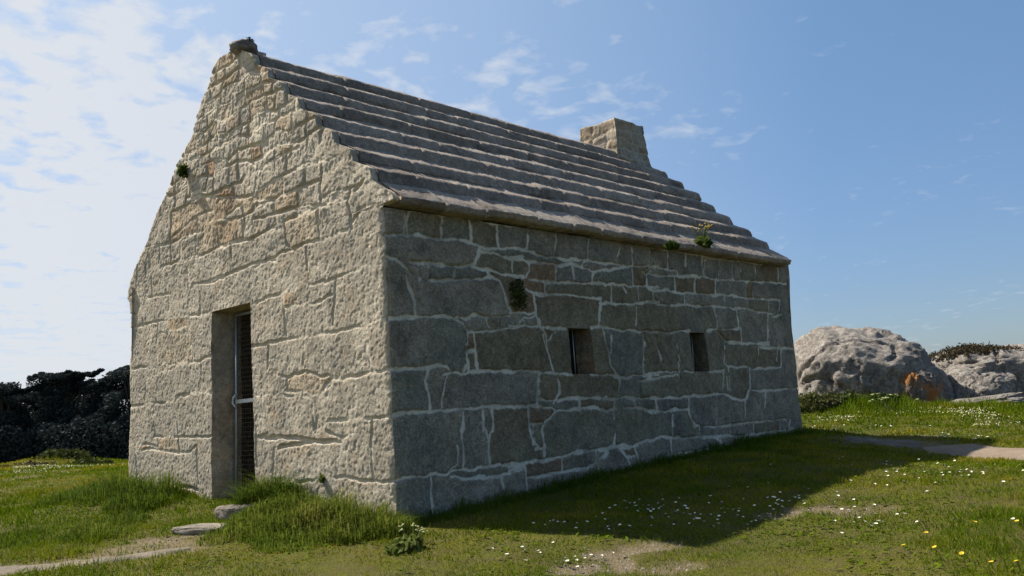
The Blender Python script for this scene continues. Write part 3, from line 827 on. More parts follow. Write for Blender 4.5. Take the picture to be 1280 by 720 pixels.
# ------------------------------------------------------------------ ground
def soil_mask(x, y):
    """1 = worn bare earth"""
    m = np.zeros_like(x)
    for (cx, cy, rx, ry, rot, st) in BARE:
        c, s = math.cos(rot), math.sin(rot)
        u = ((x-cx)*c+(y-cy)*s)/rx; v_ = (-(x-cx)*s+(y-cy)*c)/ry
        q = np.sqrt(u*u+v_*v_)+.6*fbm(x*2.6, y*2.6, 300, 4)+.45*fbm(x*9, y*9, 302, 4)
        m = np.maximum(m, st*(1-sstep(.55, 1.15, q)))
    return m
BARE = []
def bare(px, py, rx, ry, st=1.0, rot=None):
    x, y = G(px, py); BARE.append((x, y, rx, ry, YAW-PI/2 if rot is None else rot, st))
bare(722, 712, .26, .16, .8); bare(776, 704, .14, .22, .85); bare(765, 691, .26, .12, .85); bare(838, 708, .28, .14, .6); bare(812, 683, .34, .12, .75)
bare(1012, 637, .45, .14, .9); bare(965, 645, .30, .16, .6); bare(1080, 640, .45, .18, .5)
bare(190, 680, .55, .16, .8); bare(260, 672, .25, .30, .6); bare(170, 690, .5, .2, .7); bare(60, 705, .6, .2, .5); bare(215, 672, .4, .14, .95)
bare(1100, 549, .9, .8, .75)

dd = np.concatenate([np.arange(-30, 2, 1.0), np.arange(2, 22, .075), 22*1.09**np.arange(0, 58)])
tt = np.concatenate([np.linspace(-3.0, -.75, 22)[:-1], np.linspace(-.75, .75, 300), np.linspace(.75, 3.0, 22)[1:]])
DD, TT = np.meshgrid(dd, tt, indexing='ij')
SS = TT*(np.abs(DD)*.92+3.5)
GX, GY = ds_xy(DD, SS); GZ = gz(GX, GY)
soil = soil_mask(GX, GY)
GZ = GZ-.02*soil
m, nt, b = new_mat('turf_ground', .95, .1); v = objvec(nt)
n1 = noise(nt, .55, 5, .6, v); n2 = noise(nt, 5, 6, .7, v); n3 = noise(nt, 60, 4, .7, v)
c = mix(nt, ramp(nt, n1, [(.35, 0), (.65, 1)]), (.062, .075, .008), (.105, .098, .012))
c = mix(nt, ramp(nt, n2, [(.40, 0), (.68, 1)]), c, (.085, .068, .028))
c = mix(nt, .7, c, ramp(nt, n3, [(.3, .2), (.7, .8)]), 'OVERLAY')
sc = mix(nt, ramp(nt, n2, [(.3, 0), (.7, 1)]), (.13, .095, .058), (.21, .165, .11))
sc = mix(nt, .5, sc, ramp(nt, n3, [(.3, .25), (.7, .75)]), 'OVERLAY')
c = mix(nt, attr(nt, 'soil'), c, sc)
nt.links.new(c, b.inputs['Base Color']); bump(nt, b, math_n(nt, 'ADD', n2, n3), .8, .03)
M['ground'] = m
g = mesh_np('ground', np.stack([GX, GY, GZ], -1).reshape(-1, 3), [grid_faces(len(dd), len(tt), None, True)], m, None, True, {'soil': soil.ravel()})
tag(g, kind='structure')

# -- worn tracks: pale strip to the doorstep and the sandy one on the right
def strip(name, pts, widths, mat, lift=.014, nseg=90, nw=14):
    P = np.array(pts, float); L = np.concatenate([[0], np.cumsum(np.linalg.norm(np.diff(P, axis=0), axis=1))])
    t = np.linspace(0, L[-1], nseg); x = np.interp(t, L, P[:, 0]); y = np.interp(t, L, P[:, 1]); w = np.interp(t, L, widths)
    k = np.ones(9)/9
    xs = np.convolve(np.pad(x, 4, mode='edge'), k, 'valid'); ys = np.convolve(np.pad(y, 4, mode='edge'), k, 'valid')
    tx = np.gradient(xs); ty = np.gradient(ys); n = np.hypot(tx, ty); nx_, ny_ = -ty/n, tx/n
    V = []
    for j in range(nw):
        u = j/(nw-1)*2-1
        off = u*w*.5*(1+.45*fbm(t*2.4, t*0+(3 if u > 0 else 8), 320, 3)*abs(u))
        X = xs+nx_*off; Y = ys+ny_*off
        Z = gz(X, Y)+lift*(1-abs(u)**4)-.012*abs(u)**4+.014*fbm(X*5, Y*5, 321, 3)-.02*soil_mask(X, Y)
        V.append(np.stack([X, Y, Z], -1))
    V = np.stack(V, 1)
    return mesh_np(name, V.reshape(-1, 3), [grid_faces(nseg, nw, None, True)], mat, None, True), (xs, ys, w)
m, nt, b = new_mat('worn_granite_path', .95, .15); v = objvec(nt)
c = mix(nt, ramp(nt, noise(nt, 4, 6, .7, v), [(.35, 0), (.65, 1)]), (.105, .088, .066), (.18, .152, .118))
c = mix(nt, .5, c, ramp(nt, noise(nt, 55, 5, .7, v), [(.3, .2), (.7, .8)]), 'OVERLAY')
nt.links.new(c, b.inputs['Base Color']); bump(nt, b, noise(nt, 30, 6, .7, v), .7, .02); M['path'] = m
m, nt, b = new_mat('sandy_track', .95, .1); v = objvec(nt)
c = mix(nt, ramp(nt, noise(nt, 2.5, 6, .7, v), [(.35, 0), (.65, 1)]), (.17, .13, .095), (.225, .175, .13))
c = mix(nt, .4, c, ramp(nt, noise(nt, 70, 5, .7, v), [(.3, .25), (.7, .75)]), 'OVERLAY')
nt.links.new(c, b.inputs['Base Color']); bump(nt, b, noise(nt, 25, 6, .7, v), .6, .02); M['sand'] = m
P1 = [G(-90, 727), G(0, 714), G(80, 706), G(150, 698), G(200, 690), G(240, 683)]
pth, st1 = strip('path', P1, [.40, .38, .34, .34, .30, .10], M['path'])
tag(pth, kind='structure')
P2 = [G(1152, 559), G(1180, 561), G(1220, 564), G(1280, 566), G(1360, 569), G(1480, 574)]
pth2, st2 = strip('path', P2, [.35, .95, 1.25, 1.45, 1.6, 1.7], M['sand'])
tag(pth2, kind='structure')
P3 = [G(1066, 547), G(1095, 551), G(1120, 553), G(1142, 552)]
pth3, st3 = strip('path', P3, [.3, .75, .8, .3], M['path'], .03)
tag(pth3, kind='structure')
def on_path(x, y):
    m_ = np.zeros(np.shape(x), bool)
    for xs, ys, w in (st1, st2, st3):
        d2 = np.full(np.shape(x), 9e9); 
        for i in range(0, len(xs), 3):
            q = np.hypot(x-xs[i], y-ys[i])-w[i]*.41
            d2 = np.minimum(d2, q)
        m_ |= d2 < .12*fbm(x*6, y*6, 330, 3)
    return m_

# ------------------------------------------------------------------ grass
def leaf_mat(name, c0, c1, c2, trans=.35, rough=.75):
    m = bpy.data.materials.new(name); m.use_nodes = True; nt = m.node_tree; nt.nodes.clear()
    out = N(nt, 'ShaderNodeOutputMaterial')
    c = ramp(nt, attr(nt, 'tint'), [(0, c0), (.5, c1), (1, c2)])
    d = N(nt, 'ShaderNodeBsdfPrincipled'); d.inputs['Roughness'].default_value = rough; d.inputs['Specular IOR Level'].default_value = .04
    t = N(nt, 'ShaderNodeBsdfTranslucent'); mx = N(nt, 'ShaderNodeMixShader'); mx.inputs[0].default_value = trans
    nt.links.new(c, d.inputs['Base Color']); nt.links.new(c, t.inputs['Color'])
    nt.links.new(d.outputs[0], mx.inputs[1]); nt.links.new(t.outputs[0], mx.inputs[2]); nt.links.new(mx.outputs[0], out.inputs['Surface'])
    return m
M['turf'] = leaf_mat('turf_blades', (.075, .122, .004), (.145, .165, .007), (.27, .22, .025))
M['tuft'] = leaf_mat('long_grass_blades', (.070, .115, .012), (.135, .165, .022), (.30, .25, .085))
M['weed'] = leaf_mat('weed_leaves', (.035, .06, .012), (.07, .10, .02), (.13, .15, .04))
M['pine'] = leaf_mat('hazed_cypress_foliage', (.026, .034, .036), (.034, .044, .044), (.044, .055, .052), .15)  # bluish cast in the leaf colour stands in for distance haze
M['shrub'] = leaf_mat('shrub_foliage', (.02, .035, .01), (.045, .06, .015), (.09, .09, .03), .2)
M['moss'] = leaf_mat('moss_leaves', (.04, .055, .016), (.075, .09, .026), (.13, .12, .045), .2)
M['dry'] = leaf_mat('dry_heath', (.05, .04, .025), (.085, .07, .04), (.12, .12, .045), .2)
M['stem'] = plain_mat('bark', (.07, .055, .04), .95, .4, 12)

def blades(P, H, Wd, lean, bend, tint, az=None, segs=1):
    """grass blades at P (n,3): returns verts, faces list, tint per vertex"""
    n = len(P)
    az = RNG.random(n)*2*PI if az is None else az
    wa = RNG.random(n)*2*PI
    w = np.stack([np.cos(wa), np.sin(wa), np.zeros(n)], 1)*Wd[:, None]*.5
    l = np.stack([np.cos(az), np.sin(az), np.zeros(n)], 1)
    if segs == 1:
        tip = P+l*(lean*H)[:, None]; tip[:, 2] += H*np.sqrt(np.maximum(1-lean**2, .1))
        V = np.stack([P-w, P+w, tip], 1).reshape(-1, 3); F = np.arange(3*n).reshape(n, 3)
        return V, [F], np.repeat(tint, 3)
    mid = P+l*(lean*H*.35)[:, None]; mid[:, 2] += H*.6
    tip = P+l*((lean+bend)*H)[:, None]; tip[:, 2] += H*np.clip(1-.45*bend-.25*lean, .25, 1)
    V = np.stack([P-w, P+w, mid+w*.75, mid-w*.75, tip], 1).reshape(-1, 3)
    o = (np.arange(n)*5)[:, None]
    return V, [o+np.array([[0, 1, 2, 3]]), o+np.array([[3, 2, 4]])], np.repeat(tint, 5)

def in_house(x, y, mrg=.0):
    return (x > -mrg) & (x < HL-.1+mrg) & (y > -mrg) & (y < HW-.05+mrg)
def grassland(x, y):
    """0 lush .. 1 dry, plus height factor"""
    lush = sstep(-.12, .2, fbm(x*.55, y*.55, 400, 4))
    return lush
PV = []; PT = []
for (d0, d1, dens, h0, wd) in ((4.2, 6.5, 4200, .026, .0060), (6.5, 9, 3000, .028, .0085), (9, 13, 1900, .032, .013), (13, 21, 1000, .042, .022)):
    area = (d1-d0)*2*(1.0*(d0+d1)/2+1.5); n = int(area*dens*1.05)
    d = np.sqrt(RNG.random(n)*(d1**2-d0**2)+d0**2); s = (RNG.random(n)*2-1)*(1.0*d+1.5)
    x, y = ds_xy(d, s)
    sm = soil_mask(x, y); dry = grassland(x, y)
    keep = (np.abs(s) < .64*d+.8) | (RNG.random(n) < .4)
    keep &= (RNG.random(n) > sm*.9) & ~in_house(x, y, -.03) & ~on_path(x, y)
    keep &= RNG.random(n) < .55+.45*sstep(-.25, .15, fbm(x*3.1, y*3.1, 410, 3))
    x, y, sm, dry, d, s = x[keep], y[keep], sm[keep], dry[keep], d[keep], s[keep]; n = len(x)
    z = gz(x, y)-.02*sm-.004
    # lush bottom right corner and along the left
    lushR = sstep(1.6, 3.2, s-(d-5.2)*.25)*(1-sstep(6.6, 7.6, d)); lushL = sstep(-2.0, -3.2, s)*(1-sstep(10.5, 12.5, d))
    bank = np.exp(-((d-16.9)/1.2)**2)*sstep(5.0, 6.0, s)*(1-sstep(8.6, 9.6, s))
    lf = np.clip(lushR+lushL*.8+bank, 0, 1)
    dry = np.clip(dry*(1-.75*lf)+.35*sm, 0, 1)
    tint = np.clip(.04+.62*dry+RNG.normal(0, .20, n)+.45*fbm(x*1.6, y*1.6, 411, 3)-.10*lf+.3*sstep(.1, .35, fbm(x*4.3, y*4.3, 413, 3)), 0, 1)
    H = h0*(.55+RNG.random(n)*.9)*(1+.9*lf+1.3*bank)*(1-.35*sm)*np.clip(1+1.1*fbm(x*2.3, y*2.3, 412, 4), .3, 2.6)
    V, F, T = blades(np.stack([x, y, z], 1), H, np.full(n, wd)*(.7+.6*RNG.random(n)), .25+.5*RNG.random(n), 0, tint)
    PV.append(V); PT.append(T)
# broad low leaves (plantain, clover) and straw-coloured dead blades among the turf
n = 26000; d = np.sqrt(RNG.random(n)*(12**2-4.3**2)+4.3**2); s = (RNG.random(n)*2-1)*(.64*d+.8); x, y = ds_xy(d, s)
ok = (fbm(x*1.9, y*1.9, 420, 3)+.25*(RNG.random(n)-.5) > .05) & (soil_mask(x, y) < .5) & ~in_house(x, y, -.02) & ~on_path(x, y)
x, y = x[ok], y[ok]; n = len(x); a = RNG.random(n)*2*PI; L = .012+.020*RNG.random(n); z = gz(x, y)+.006+.018*RNG.random(n)
u = np.stack([np.cos(a), np.sin(a), .25*RNG.normal(0, 1, n)], 1)*L[:, None]; w = np.stack([-np.sin(a), np.cos(a), .25*RNG.normal(0, 1, n)], 1)*L[:, None]*.38
P = np.stack([x, y, z], 1); V = np.stack([P-u, P-w, P+u, P-u, P+u, P+w], 1).reshape(-1, 3)
PV.append(V); PT.append(np.repeat(np.clip(.12+RNG.normal(0, .12, n), 0, 1), 6))
n = 16000; d = np.sqrt(RNG.random(n)*(13**2-4.3**2)+4.3**2); s = (RNG.random(n)*2-1)*(.64*d+.8); x, y = ds_xy(d, s)
ok = (fbm(x*2.4, y*2.4, 421, 3) > 0) & ~in_house(x, y, -.02) & ~on_path(x, y); x, y = x[ok], y[ok]; n = len(x)
V, F, T = blades(np.stack([x, y, gz(x, y)], 1), .02+.05*RNG.random(n), np.full(n, .005)+.0006*0, .5+.45*RNG.random(n), 0, np.clip(.9+RNG.normal(0, .1, n), 0, 1))
PV.append(V); PT.append(T)
V = np.concatenate(PV); T = np.concatenate(PT)
turf = mesh_np('turf_grass', V, [np.arange(len(V)).reshape(-1, 3)], M['turf'], None, True, {'tint': T})
tag(turf, 'short green turf covering the ground around the stone house', 'grass', kind='stuff')

gq = np.concatenate([np.stack([cx+RNG.normal(0, .8*max(rx, ry), 160), cy+RNG.normal(0, .8*max(rx, ry), 160)], 1) for (cx, cy, rx, ry, ro, st) in BARE])
gm = soil_mask(gq[:, 0], gq[:, 1]); gq = gq[(gm > .35) & ~in_house(gq[:, 0], gq[:, 1], .05)]; n = len(gq)
OCT = np.array([(1, 0, 0), (0, 1, 0), (-1, 0, 0), (0, -1, 0), (0, 0, .7), (0, 0, -.5)]); OF = np.array([(0, 1, 4), (1, 2, 4), (2, 3, 4), (3, 0, 4), (1, 0, 5), (2, 1, 5), (3, 2, 5), (0, 3, 5)])
rr = .004+.012*RNG.random(n)**3; V = OCT[None]*rr[:, None, None]*(.7+.6*RNG.random((n, 6, 1))); V = V+np.stack([gq[:, 0], gq[:, 1], gz(gq[:, 0], gq[:, 1])-.02*soil_mask(gq[:, 0], gq[:, 1])], 1)[:, None]
gv = mesh_np('gravel', V.reshape(-1, 3), [((np.arange(n)*6)[:, None, None]+OF[None]).reshape(-1, 3)], plain_mat('gravel_stone', (.24, .21, .17), .9, .5, 30), None, False)
tag(gv, 'small loose stones lying on the worn earth patches', 'gravel', kind='stuff')

def tuft(name, label, spots, n, hgt, spread, wd=.007, group=None, tint0=.25, mat='tuft', cat='grass clump', lean=.35, wind=None):
    """long grass clump: blades around a few root centres"""
    C_ = np.array(spots, float); k = RNG.integers(0, len(C_), n)
    r = np.sqrt(RNG.random(n)); a = RNG.random(n)*2*PI
    x = C_[k, 0]+r*np.cos(a)*spread*(C_[k, 3] if C_.shape[1] > 3 else 1); y = C_[k, 1]+r*np.sin(a)*spread*(C_[k, 3] if C_.shape[1] > 3 else 1)
    hs_ = C_[k, 2]*(1-.6*r**2)*(.30+.95*RNG.random(n)**1.6)*hgt*(1+.9*fbm(x*3, y*3, 431, 3))*1.25
    ok = ~in_house(x, y, .015)
    x, y, hs_, a, k = x[ok], y[ok], hs_[ok], a[ok], k[ok]; n = len(x)
    az = np.where(RNG.random(n) < .55, a, RNG.random(n)*2*PI)
    if wind is not None: az = np.where(RNG.random(n) < .5, wind+RNG.normal(0, .5, n), az)
    z = gz(x, y)-.01
    t = np.clip(tint0+RNG.normal(0, .15, n)+.4*fbm(x*2.2, y*2.2, 430, 3), 0, 1)
    V, F, T = blades(np.stack([x, y, z], 1), hs_, np.full(n, wd)*(.7+.6*RNG.random(n)), lean*RNG.random(n), .25+.5*RNG.random(n), t, az, 2)
    cx, cy = C_[:, 0].mean(), C_[:, 1].mean(); cz = float(gz(np.array([cx]), np.array([cy]))[0])
    V = V-np.array([cx, cy, cz])
    o = mesh_np(name, V, F, M[mat], None, True, {'tint': T}); o.location = (cx, cy, cz)
    return tag(o, label, cat, group)
GRP = 'clumps of long grass along the house walls'
tuft('grass_clump', 'bushy bright green grass clump left of the doorway against the gable', [(-.25, 4.7, 1, 1), (-.45, 4.2, 1.1, 1.1), (-.25, 3.75, 1.1, 1), (-.55, 3.45, 1.0, .9), (-.75, 4.0, .8, 1.1), (-.5, 4.9, .8, 1), (-.15, 5.2, .8, .8), (-.9, 4.5, .6, 1.1), (-.75, 3.3, .7, .8)], 11000, .21, .34, .008, GRP, .12)
tuft('grass_clump', 'tall dark green grass tuft just right of the doorstep', [(-.13, 1.86, 1.25, .75), (-.2, 1.66, 1.15, .8), (-.34, 1.72, .85, .8), (-.14, 1.4, .9, .9)], 5200, .33, .20, .008, GRP, .10)
tuft('grass_clump', 'large windblown mound of long grass at the near corner of the gable', [(-.2, 1.25, .9, 1), (-.3, .95, 1.15, 1), (-.45, .65, 1.15, 1), (-.2, .55, 1.1, 1), (-.5, 1.25, .7, 1), (-.35, .25, .9, .9), (-.65, .95, .7, 1.2), (-.16, .1, .9, .8), (-.75, .5, .55, 1.2), (-.5, 0, .6, 1), (-.25, -.15, .55, .9), (-.9, .9, .4, 1.3), (-.85, .2, .35, 1.2)], 15000, .27, .28, .008, GRP, .27, wind=-1.6)
tuft('grass_clump', 'low ragged fringe of grass along the foot of the shaded long wall', [(x_, -.07-.03*(i_ % 2), .75+.35*random.random(), 1) for i_, x_ in enumerate(np.arange(.1, 7.5, .28))], 9000, .13, .17, .007, GRP, .15)
tuft('grass_clump', 'small grass tussock behind the doorstep path in the left foreground', [(-1.5, 2.3, .8, 1), (-1.2, 2.7, .9, 1), (-1.9, 2.9, .7, 1.2)], 3500, .12, .35, .008, GRP, .2)

# ------------------------------------------------------------------ leafy plants
def leafy(name, label, loc, size, n, leaf, mat, cat='plant', group=None, tint0=.4, shape=1.0, normal=None):
    """bushy plant: short stems and many leaf faces in an uneven volume"""
    p = RNG.normal(0, 1, (n, 3)); p /= np.linalg.norm(p, axis=1, keepdims=True)
    r = RNG.random(n)**.45
    lump = np.array([1+.45*mnoise.noise(Vector(q)*2.2+Vector((loc[0], loc[1], 3.3))) for q in p])
    p = p*(r*lump)[:, None]; p[:, 2] = np.abs(p[:, 2])*shape if normal is None else p[:, 2]
    p = p*np.array(size)[None]
    u = RNG.normal(0, 1, (n, 3)); u /= np.linalg.norm(u, axis=1, keepdims=True)
    w = np.cross(u, RNG.normal(0, 1, (n, 3))); w /= np.linalg.norm(w, axis=1, keepdims=True)
    L = leaf*(.6+.8*RNG.random(n))[:, None]
    V = np.stack([p-u*L*.6, p+w*L*.3, p+u*L*.7, p-w*L*.3], 1).reshape(-1, 3); F = np.arange(4*n).reshape(n, 4)
    t = np.clip(tint0+RNG.normal(0, .2, n)+.3*np.sign(RNG.random(n)-.5)*.3, 0, 1)
    mb = MB(); mb.add(V, F)
    for k in range(7):
        q = p[RNG.integers(0, n)]
        mb.tube([(0, 0, 0), tuple(q*.5+np.array([0, 0, .02*size[2]])), tuple(q*.95)], [leaf*.10, leaf*.07, leaf*.04], 5)
    nn = mb.n-4*n
    o = mb.build(name, M[mat], None, True, {'tint': np.concatenate([np.repeat(t, 4), np.full(nn, .5)])}); o.location = loc
    return tag(o, label, cat, group)

yq, zq = to_gable(232, 212)
leafy('wall_plant', 'small green tuft growing from the left edge of the gable', (BAT*zq-.05, yq-.03, zq-.03), (.06, .08, .09), 240, .035, 'weed', 'plant', None, .2, normal=1)
xq, zq = to_side(645, 362)
leafy('wall_plant', 'round dark green tuft rooted in the shaded wall near the first window', (xq, BAT*zq-.02, zq-.05), (.13, .05, .17), 520, .032, 'moss', 'plant', None, .35, normal=1)
yq, zq = to_gable(404, 598)
leafy('wall_plant', 'tiny yellowish weed in a joint low on the sunlit gable', (BAT*zq-.02, yq, zq), (.03, .04, .04), 60, .03, 'weed', 'plant', None, .9, normal=1)
def roof_pt(px, py):
    r = ray(px, py); n_ = np.array([0, -TZ, TY]); p0 = np.array([0, E_Y, E_Z]); t = (n_@(p0-CAM))/(n_@r); return CAM+t*r
q = roof_pt(877, 307); leafy('roof_plant', 'flowering yellow green weed clump on the lowest roof slabs', tuple(q-np.array([0, .02, .02])), (.14, .11, .13), 420, .05, 'weed', 'plant', None, .55)
def flower_heads(name, label, loc, n, hgt, spread, headcol, cat='plant', r_=.014):
    mb = MB(); heads = []
    for k in range(n):
        a = random.random()*2*PI; rr = spread*math.sqrt(random.random()); tip = (rr*math.cos(a), rr*math.sin(a), hgt*random.uniform(.65, 1.1))
        mb.tube([(tip[0]*.2, tip[1]*.2, 0), (tip[0]*.6, tip[1]*.6, tip[2]*.6), tip], [.005, .004, .003], 4)
        hb = MB(); heads.append(hb)
        for _ in range(3):
            c = Vector(tip)+Vector((random.uniform(-.02, .02), random.uniform(-.02, .02), random.uniform(-.01, .015)))
            V = [tuple(c+Vector((r_*math.cos(j*PI/3), r_*math.sin(j*PI/3), random.uniform(-.004, .004)))) for j in range(6)]+[tuple(c+Vector((0, 0, .008)))]
            hb.add(V, [], [(j, (j+1) % 6, 6) for j in range(6)])
    root = empty(name, loc)
    s = mb.build('stem', M['weedstem'], root)
    for hb in heads: hb.build('flower_head', headcol, root)
    return tag(root, label, cat)
M['weedstem'] = plain_mat('green_stem', (.06, .09, .025), .8, .3, 30)
M['yellow'] = plain_mat('yellow_petals', (.75, .52, .03), .7, .2, 60)
M['ochre'] = plain_mat('ochre_flower_heads', (.40, .30, .06), .8, .4, 60)
M['white'] = plain_mat('white_petals', (.78, .78, .70), .7, .1, 60)
M['cream'] = plain_mat('cream_umbels', (.30, .33, .13), .8, .3, 60)
q = roof_pt(876, 297); flower_heads('roof_flower', 'thin stalks with small ochre yellow heads above the roof weed', tuple(q-np.array([0, .02, .06])), 16, .20, .16, M['ochre'])
q = roof_pt(838, 309); leafy('roof_plant', 'small dark green weed at the roof edge left of the flowering clump', tuple(q-np.array([0, .02, .02])), (.10, .09, .09), 200, .045, 'weed', 'plant', None, .2)
q = roof_pt(677, 236); leafy('roof_plant', 'dry brownish tuft halfway up the roof slabs', tuple(q-np.array([0, -.02, .02])), (.11, .07, .05), 160, .04, 'dry', 'plant', None, .5)
leafy('ridge_plant', 'tiny dark sprig on top of the gable crown', (.24, 2.46, 5.12), (.05, .04, .06), 50, .03, 'dry', 'plant', None, .1)
x_, y_ = G(507, 688); z_ = float(gz(np.array([x_]), np.array([y_]))[0])
leafy('leafy_weed', 'pale leaved weed in front of the grass mound by the corner', (x_, y_, z_), (.17, .13, .10), 200, .05, 'weed', 'plant', None, .7)
x_, y_ = G(540, 680); z_ = float(gz(np.array([x_]), np.array([y_]))[0])
flower_heads('umbel_weed', 'cream headed weed stalks at the foot of the near corner', (x_-.10, y_+.10, z_), 7, .14, .14, M['cream'], r_=.012)
x_, y_ = G(1118, 517); z_ = float(gz(np.array([x_]), np.array([y_]))[0])
flower_heads('umbel_weed', 'cream umbels in front of the orange lichened rock', (x_, y_, z_), 12, .32, .40, M['cream'], r_=.026)
x_, y_ = at_depth(75, 18.1); z_ = float(gz(np.array([x_]), np.array([y_]))[0])
leafy('low_shrub', 'low green shrub on the grassy hump at the left', (x_, y_, z_-.06), (.55, .5, .22), 1500, .07, 'shrub', 'shrub', None, .55)
x_, y_ = at_depth(110, 17.2); z_ = float(gz(np.array([x_]), np.array([y_]))[0])
leafy('low_shrub', 'small dark shrub sloping down to the right of the grassy hump', (x_, y_, z_-.06), (.5, .4, .16), 900, .06, 'shrub', 'shrub', None, .3)
x_, y_ = at_depth(25, 16.8); z_ = float(gz(np.array([x_]), np.array([y_]))[0])
leafy('low_shrub', 'brownish low heath patch left of the grassy hump', (x_, y_, z_-.06), (.7, .35, .11), 800, .06, 'dry', 'shrub', None, .5)
for (px, dep, sz, mt, tn, lb) in ((1018, 17.0, (.75, .5, .30), 'shrub', .75, 'yellow green bush beside the far corner of the house'), (1055, 17.4, (.55, .45, .24), 'shrub', .5, 'mid green bush below the big boulder'), (1090, 17.3, (.6, .4, .22), 'shrub', .3, 'dark green bush below the big boulder'), (1112, 17.0, (.35, .3, .20), 'shrub', .15, 'very dark bush at the left of the orange lichened rock'), (1150, 17.3, (.3, .2, .10), 'dry', .3, 'brown dry bush at the foot of the orange lichened rock'), (1035, 16.9, (.35, .3, .18), 'dry', .7, 'straw coloured dry tuft between the bushes')):
    x_, y_ = at_depth(px, dep); z_ = float(gz(np.array([x_]), np.array([y_]))[0])
    leafy('low_shrub', lb, (x_, y_, z_-.05), sz, 1500, .07, mt, 'shrub', None, tn)

# ------------------------------------------------------------------ daisies and dandelions
def daisy_mesh(name, r, petcol, ncol, petals=9):
    V = []; F = []; mi = []; 
    def add(vs, fs, k):
        o = len(V); V.extend(vs); F.extend([tuple(i+o for i in f) for f in fs]); mi.extend([k]*len(fs))
    add([(-.0015, 0, 0), (.0015, 0, 0), (.0015, 0, .035), (-.0015, 0, .035)], [(0, 1, 2, 3)], 2)
    for p in range(petals):
        a = 2*PI*p/petals; c, s = math.cos(a), math.sin(a); w = r*.33
        add([(c*r*.25-s*w*.4, s*r*.25+c*w*.4, .036), (c*r*.25+s*w*.4, s*r*.25-c*w*.4, .036), (c*r*.8+s*w, s*r*.8-c*w, .041), (c*r, s*r, .041), (c*r*.8-s*w, s*r*.8+c*w, .041)], [(0, 1, 2, 3, 4)], 0)
    k = 8; add([(r*.3*math.cos(2*PI*j/k), r*.3*math.sin(2*PI*j/k), .038) for j in range(k)]+[(0, 0, .038+r*.25)], [(j, (j+1) % k, k) for j in range(k)], 1)
    me = bpy.data.meshes.new(name); me.from_pydata(V, [], F); me.update()
    for q in (petcol, ncol, M['weedstem']): me.materials.append(q)
    me.polygons.foreach_set('material_index', np.array(mi, dtype=np.int32)); return me
DM = daisy_mesh('daisy', .012, M['white'], M['yellow'])
YM = daisy_mesh('dandelion', .015, M['yellow'], M['ochre'], 14)
CLUST = [(820, 638, 34, 7, 32), (880, 650, 34, 8, 24), (740, 660, 30, 8, 16), (960, 630, 60, 12, 40), (1190, 590, 75, 12, 60), (1140, 600, 40, 10, 16), (1100, 650, 60, 10, 14),
         (1200, 548, 60, 3, 34), (1080, 535, 70, 3, 30), (650, 690, 40, 10, 12), (740, 705, 30, 8, 14), (1000, 655, 60, 8, 16), (1260, 585, 30, 12, 14), (1020, 600, 30, 10, 12), (25, 700, 25, 8, 36), (40, 712, 40, 5, 12), (90, 625, 60, 8, 40), (60, 675, 60, 15, 18), (640, 650, 40, 10, 6)]
npl = 0
for (cx, cy, sx, sy, n) in CLUST:
    for _ in range(n):
        px = cx+random.gauss(0, sx*.9); py = cy+random.gauss(0, sy*.8)
        if npl >= 300 or py > 735: continue
        x_, y_ = G(px, py, 30)
        if in_house(x_, y_, .05) or on_path(np.array([x_]), np.array([y_]))[0]: continue
        o = bpy.data.objects.new('daisy', DM); o.location = (x_, y_, float(gz(np.array([x_]), np.array([y_]))[0])-.012)
        dist = math.hypot(x_-CAM[0], y_-CAM[1])
        s_ = random.uniform(.75, 1.25)*(1.25 if dist > 11 else 1.0); o.scale = (s_, s_, random.uniform(.8, 1.3)); o.rotation_euler = (random.uniform(-.4, .4), random.uniform(-.4, .4), random.random()*6)
        link(o); tag(o, 'small white daisy open in the short turf', 'daisy', 'white daisies scattered in the turf'); npl += 1
YEL = [(1248, 652), (1218, 661), (1159, 675), (1228, 681), (1172, 693), (1132, 691), (1242, 713), (1275, 712), (1274, 660), (1205, 700)]
for px, py in YEL:
    x_, y_ = G(px, py, 30); o = bpy.data.objects.new('dandelion', YM); o.location = (x_, y_, float(gz(np.array([x_]), np.array([y_]))[0])+.002)
    o.scale = (1, 1, 1.2); o.rotation_euler = (random.uniform(-.3, .5), random.uniform(-.3, .3), random.random()*6)
    link(o); tag(o, 'yellow dandelion flower in the lush grass at the lower right', 'dandelion', 'yellow dandelions in the grass')
# the pale flower carpets further off, too fine to count
n = 5200; pv = []
cx_ = []
for (px0, px1, d0, d1, k) in ((1005, 1290, 14.6, 16.4, 1500), (10, 150, 12.4, 15.5, 1500), (1180, 1290, 13.6, 15.0, 450)):
    pxs = RNG.random(k)*(px1-px0)+px0; dp = RNG.random(k)*(d1-d0)+d0
    x_, y_ = ds_xy(dp, (pxs-640)/FPX*dp); ok = (fbm(x_*1.1, y_*1.1, 440, 3)+.5*(RNG.random(k)-.5) > .22) & ~in_house(x_, y_, .1) & ~on_path(x_, y_)
    cx_.append(np.stack([x_[ok], y_[ok]], 1))
XY = np.concatenate(cx_); n = len(XY); zz = gz(XY[:, 0], XY[:, 1])+.035+.02*RNG.random(n)
r_ = .006+.006*RNG.random(n); ang = np.arange(5)*2*PI/5
V = np.stack([np.stack([XY[:, 0]+r_*math.cos(a), XY[:, 1]+r_*math.sin(a), zz+RNG.normal(0, .004, n)], 1) for a in ang], 1).reshape(-1, 3)
V = np.concatenate([V.reshape(n, 5, 3), np.stack([XY[:, 0], XY[:, 1], zz+.006], 1)[:, None]], 1).reshape(-1, 3)
F = (np.arange(n)*6)[:, None, None]+np.array([[j, (j+1) % 5, 5] for j in range(5)])[None]
fc = mesh_np('flower_carpet', V, [F.reshape(-1, 3)], plain_mat('cream_petals', (.62, .60, .40), .8, .2, 60), None, False)
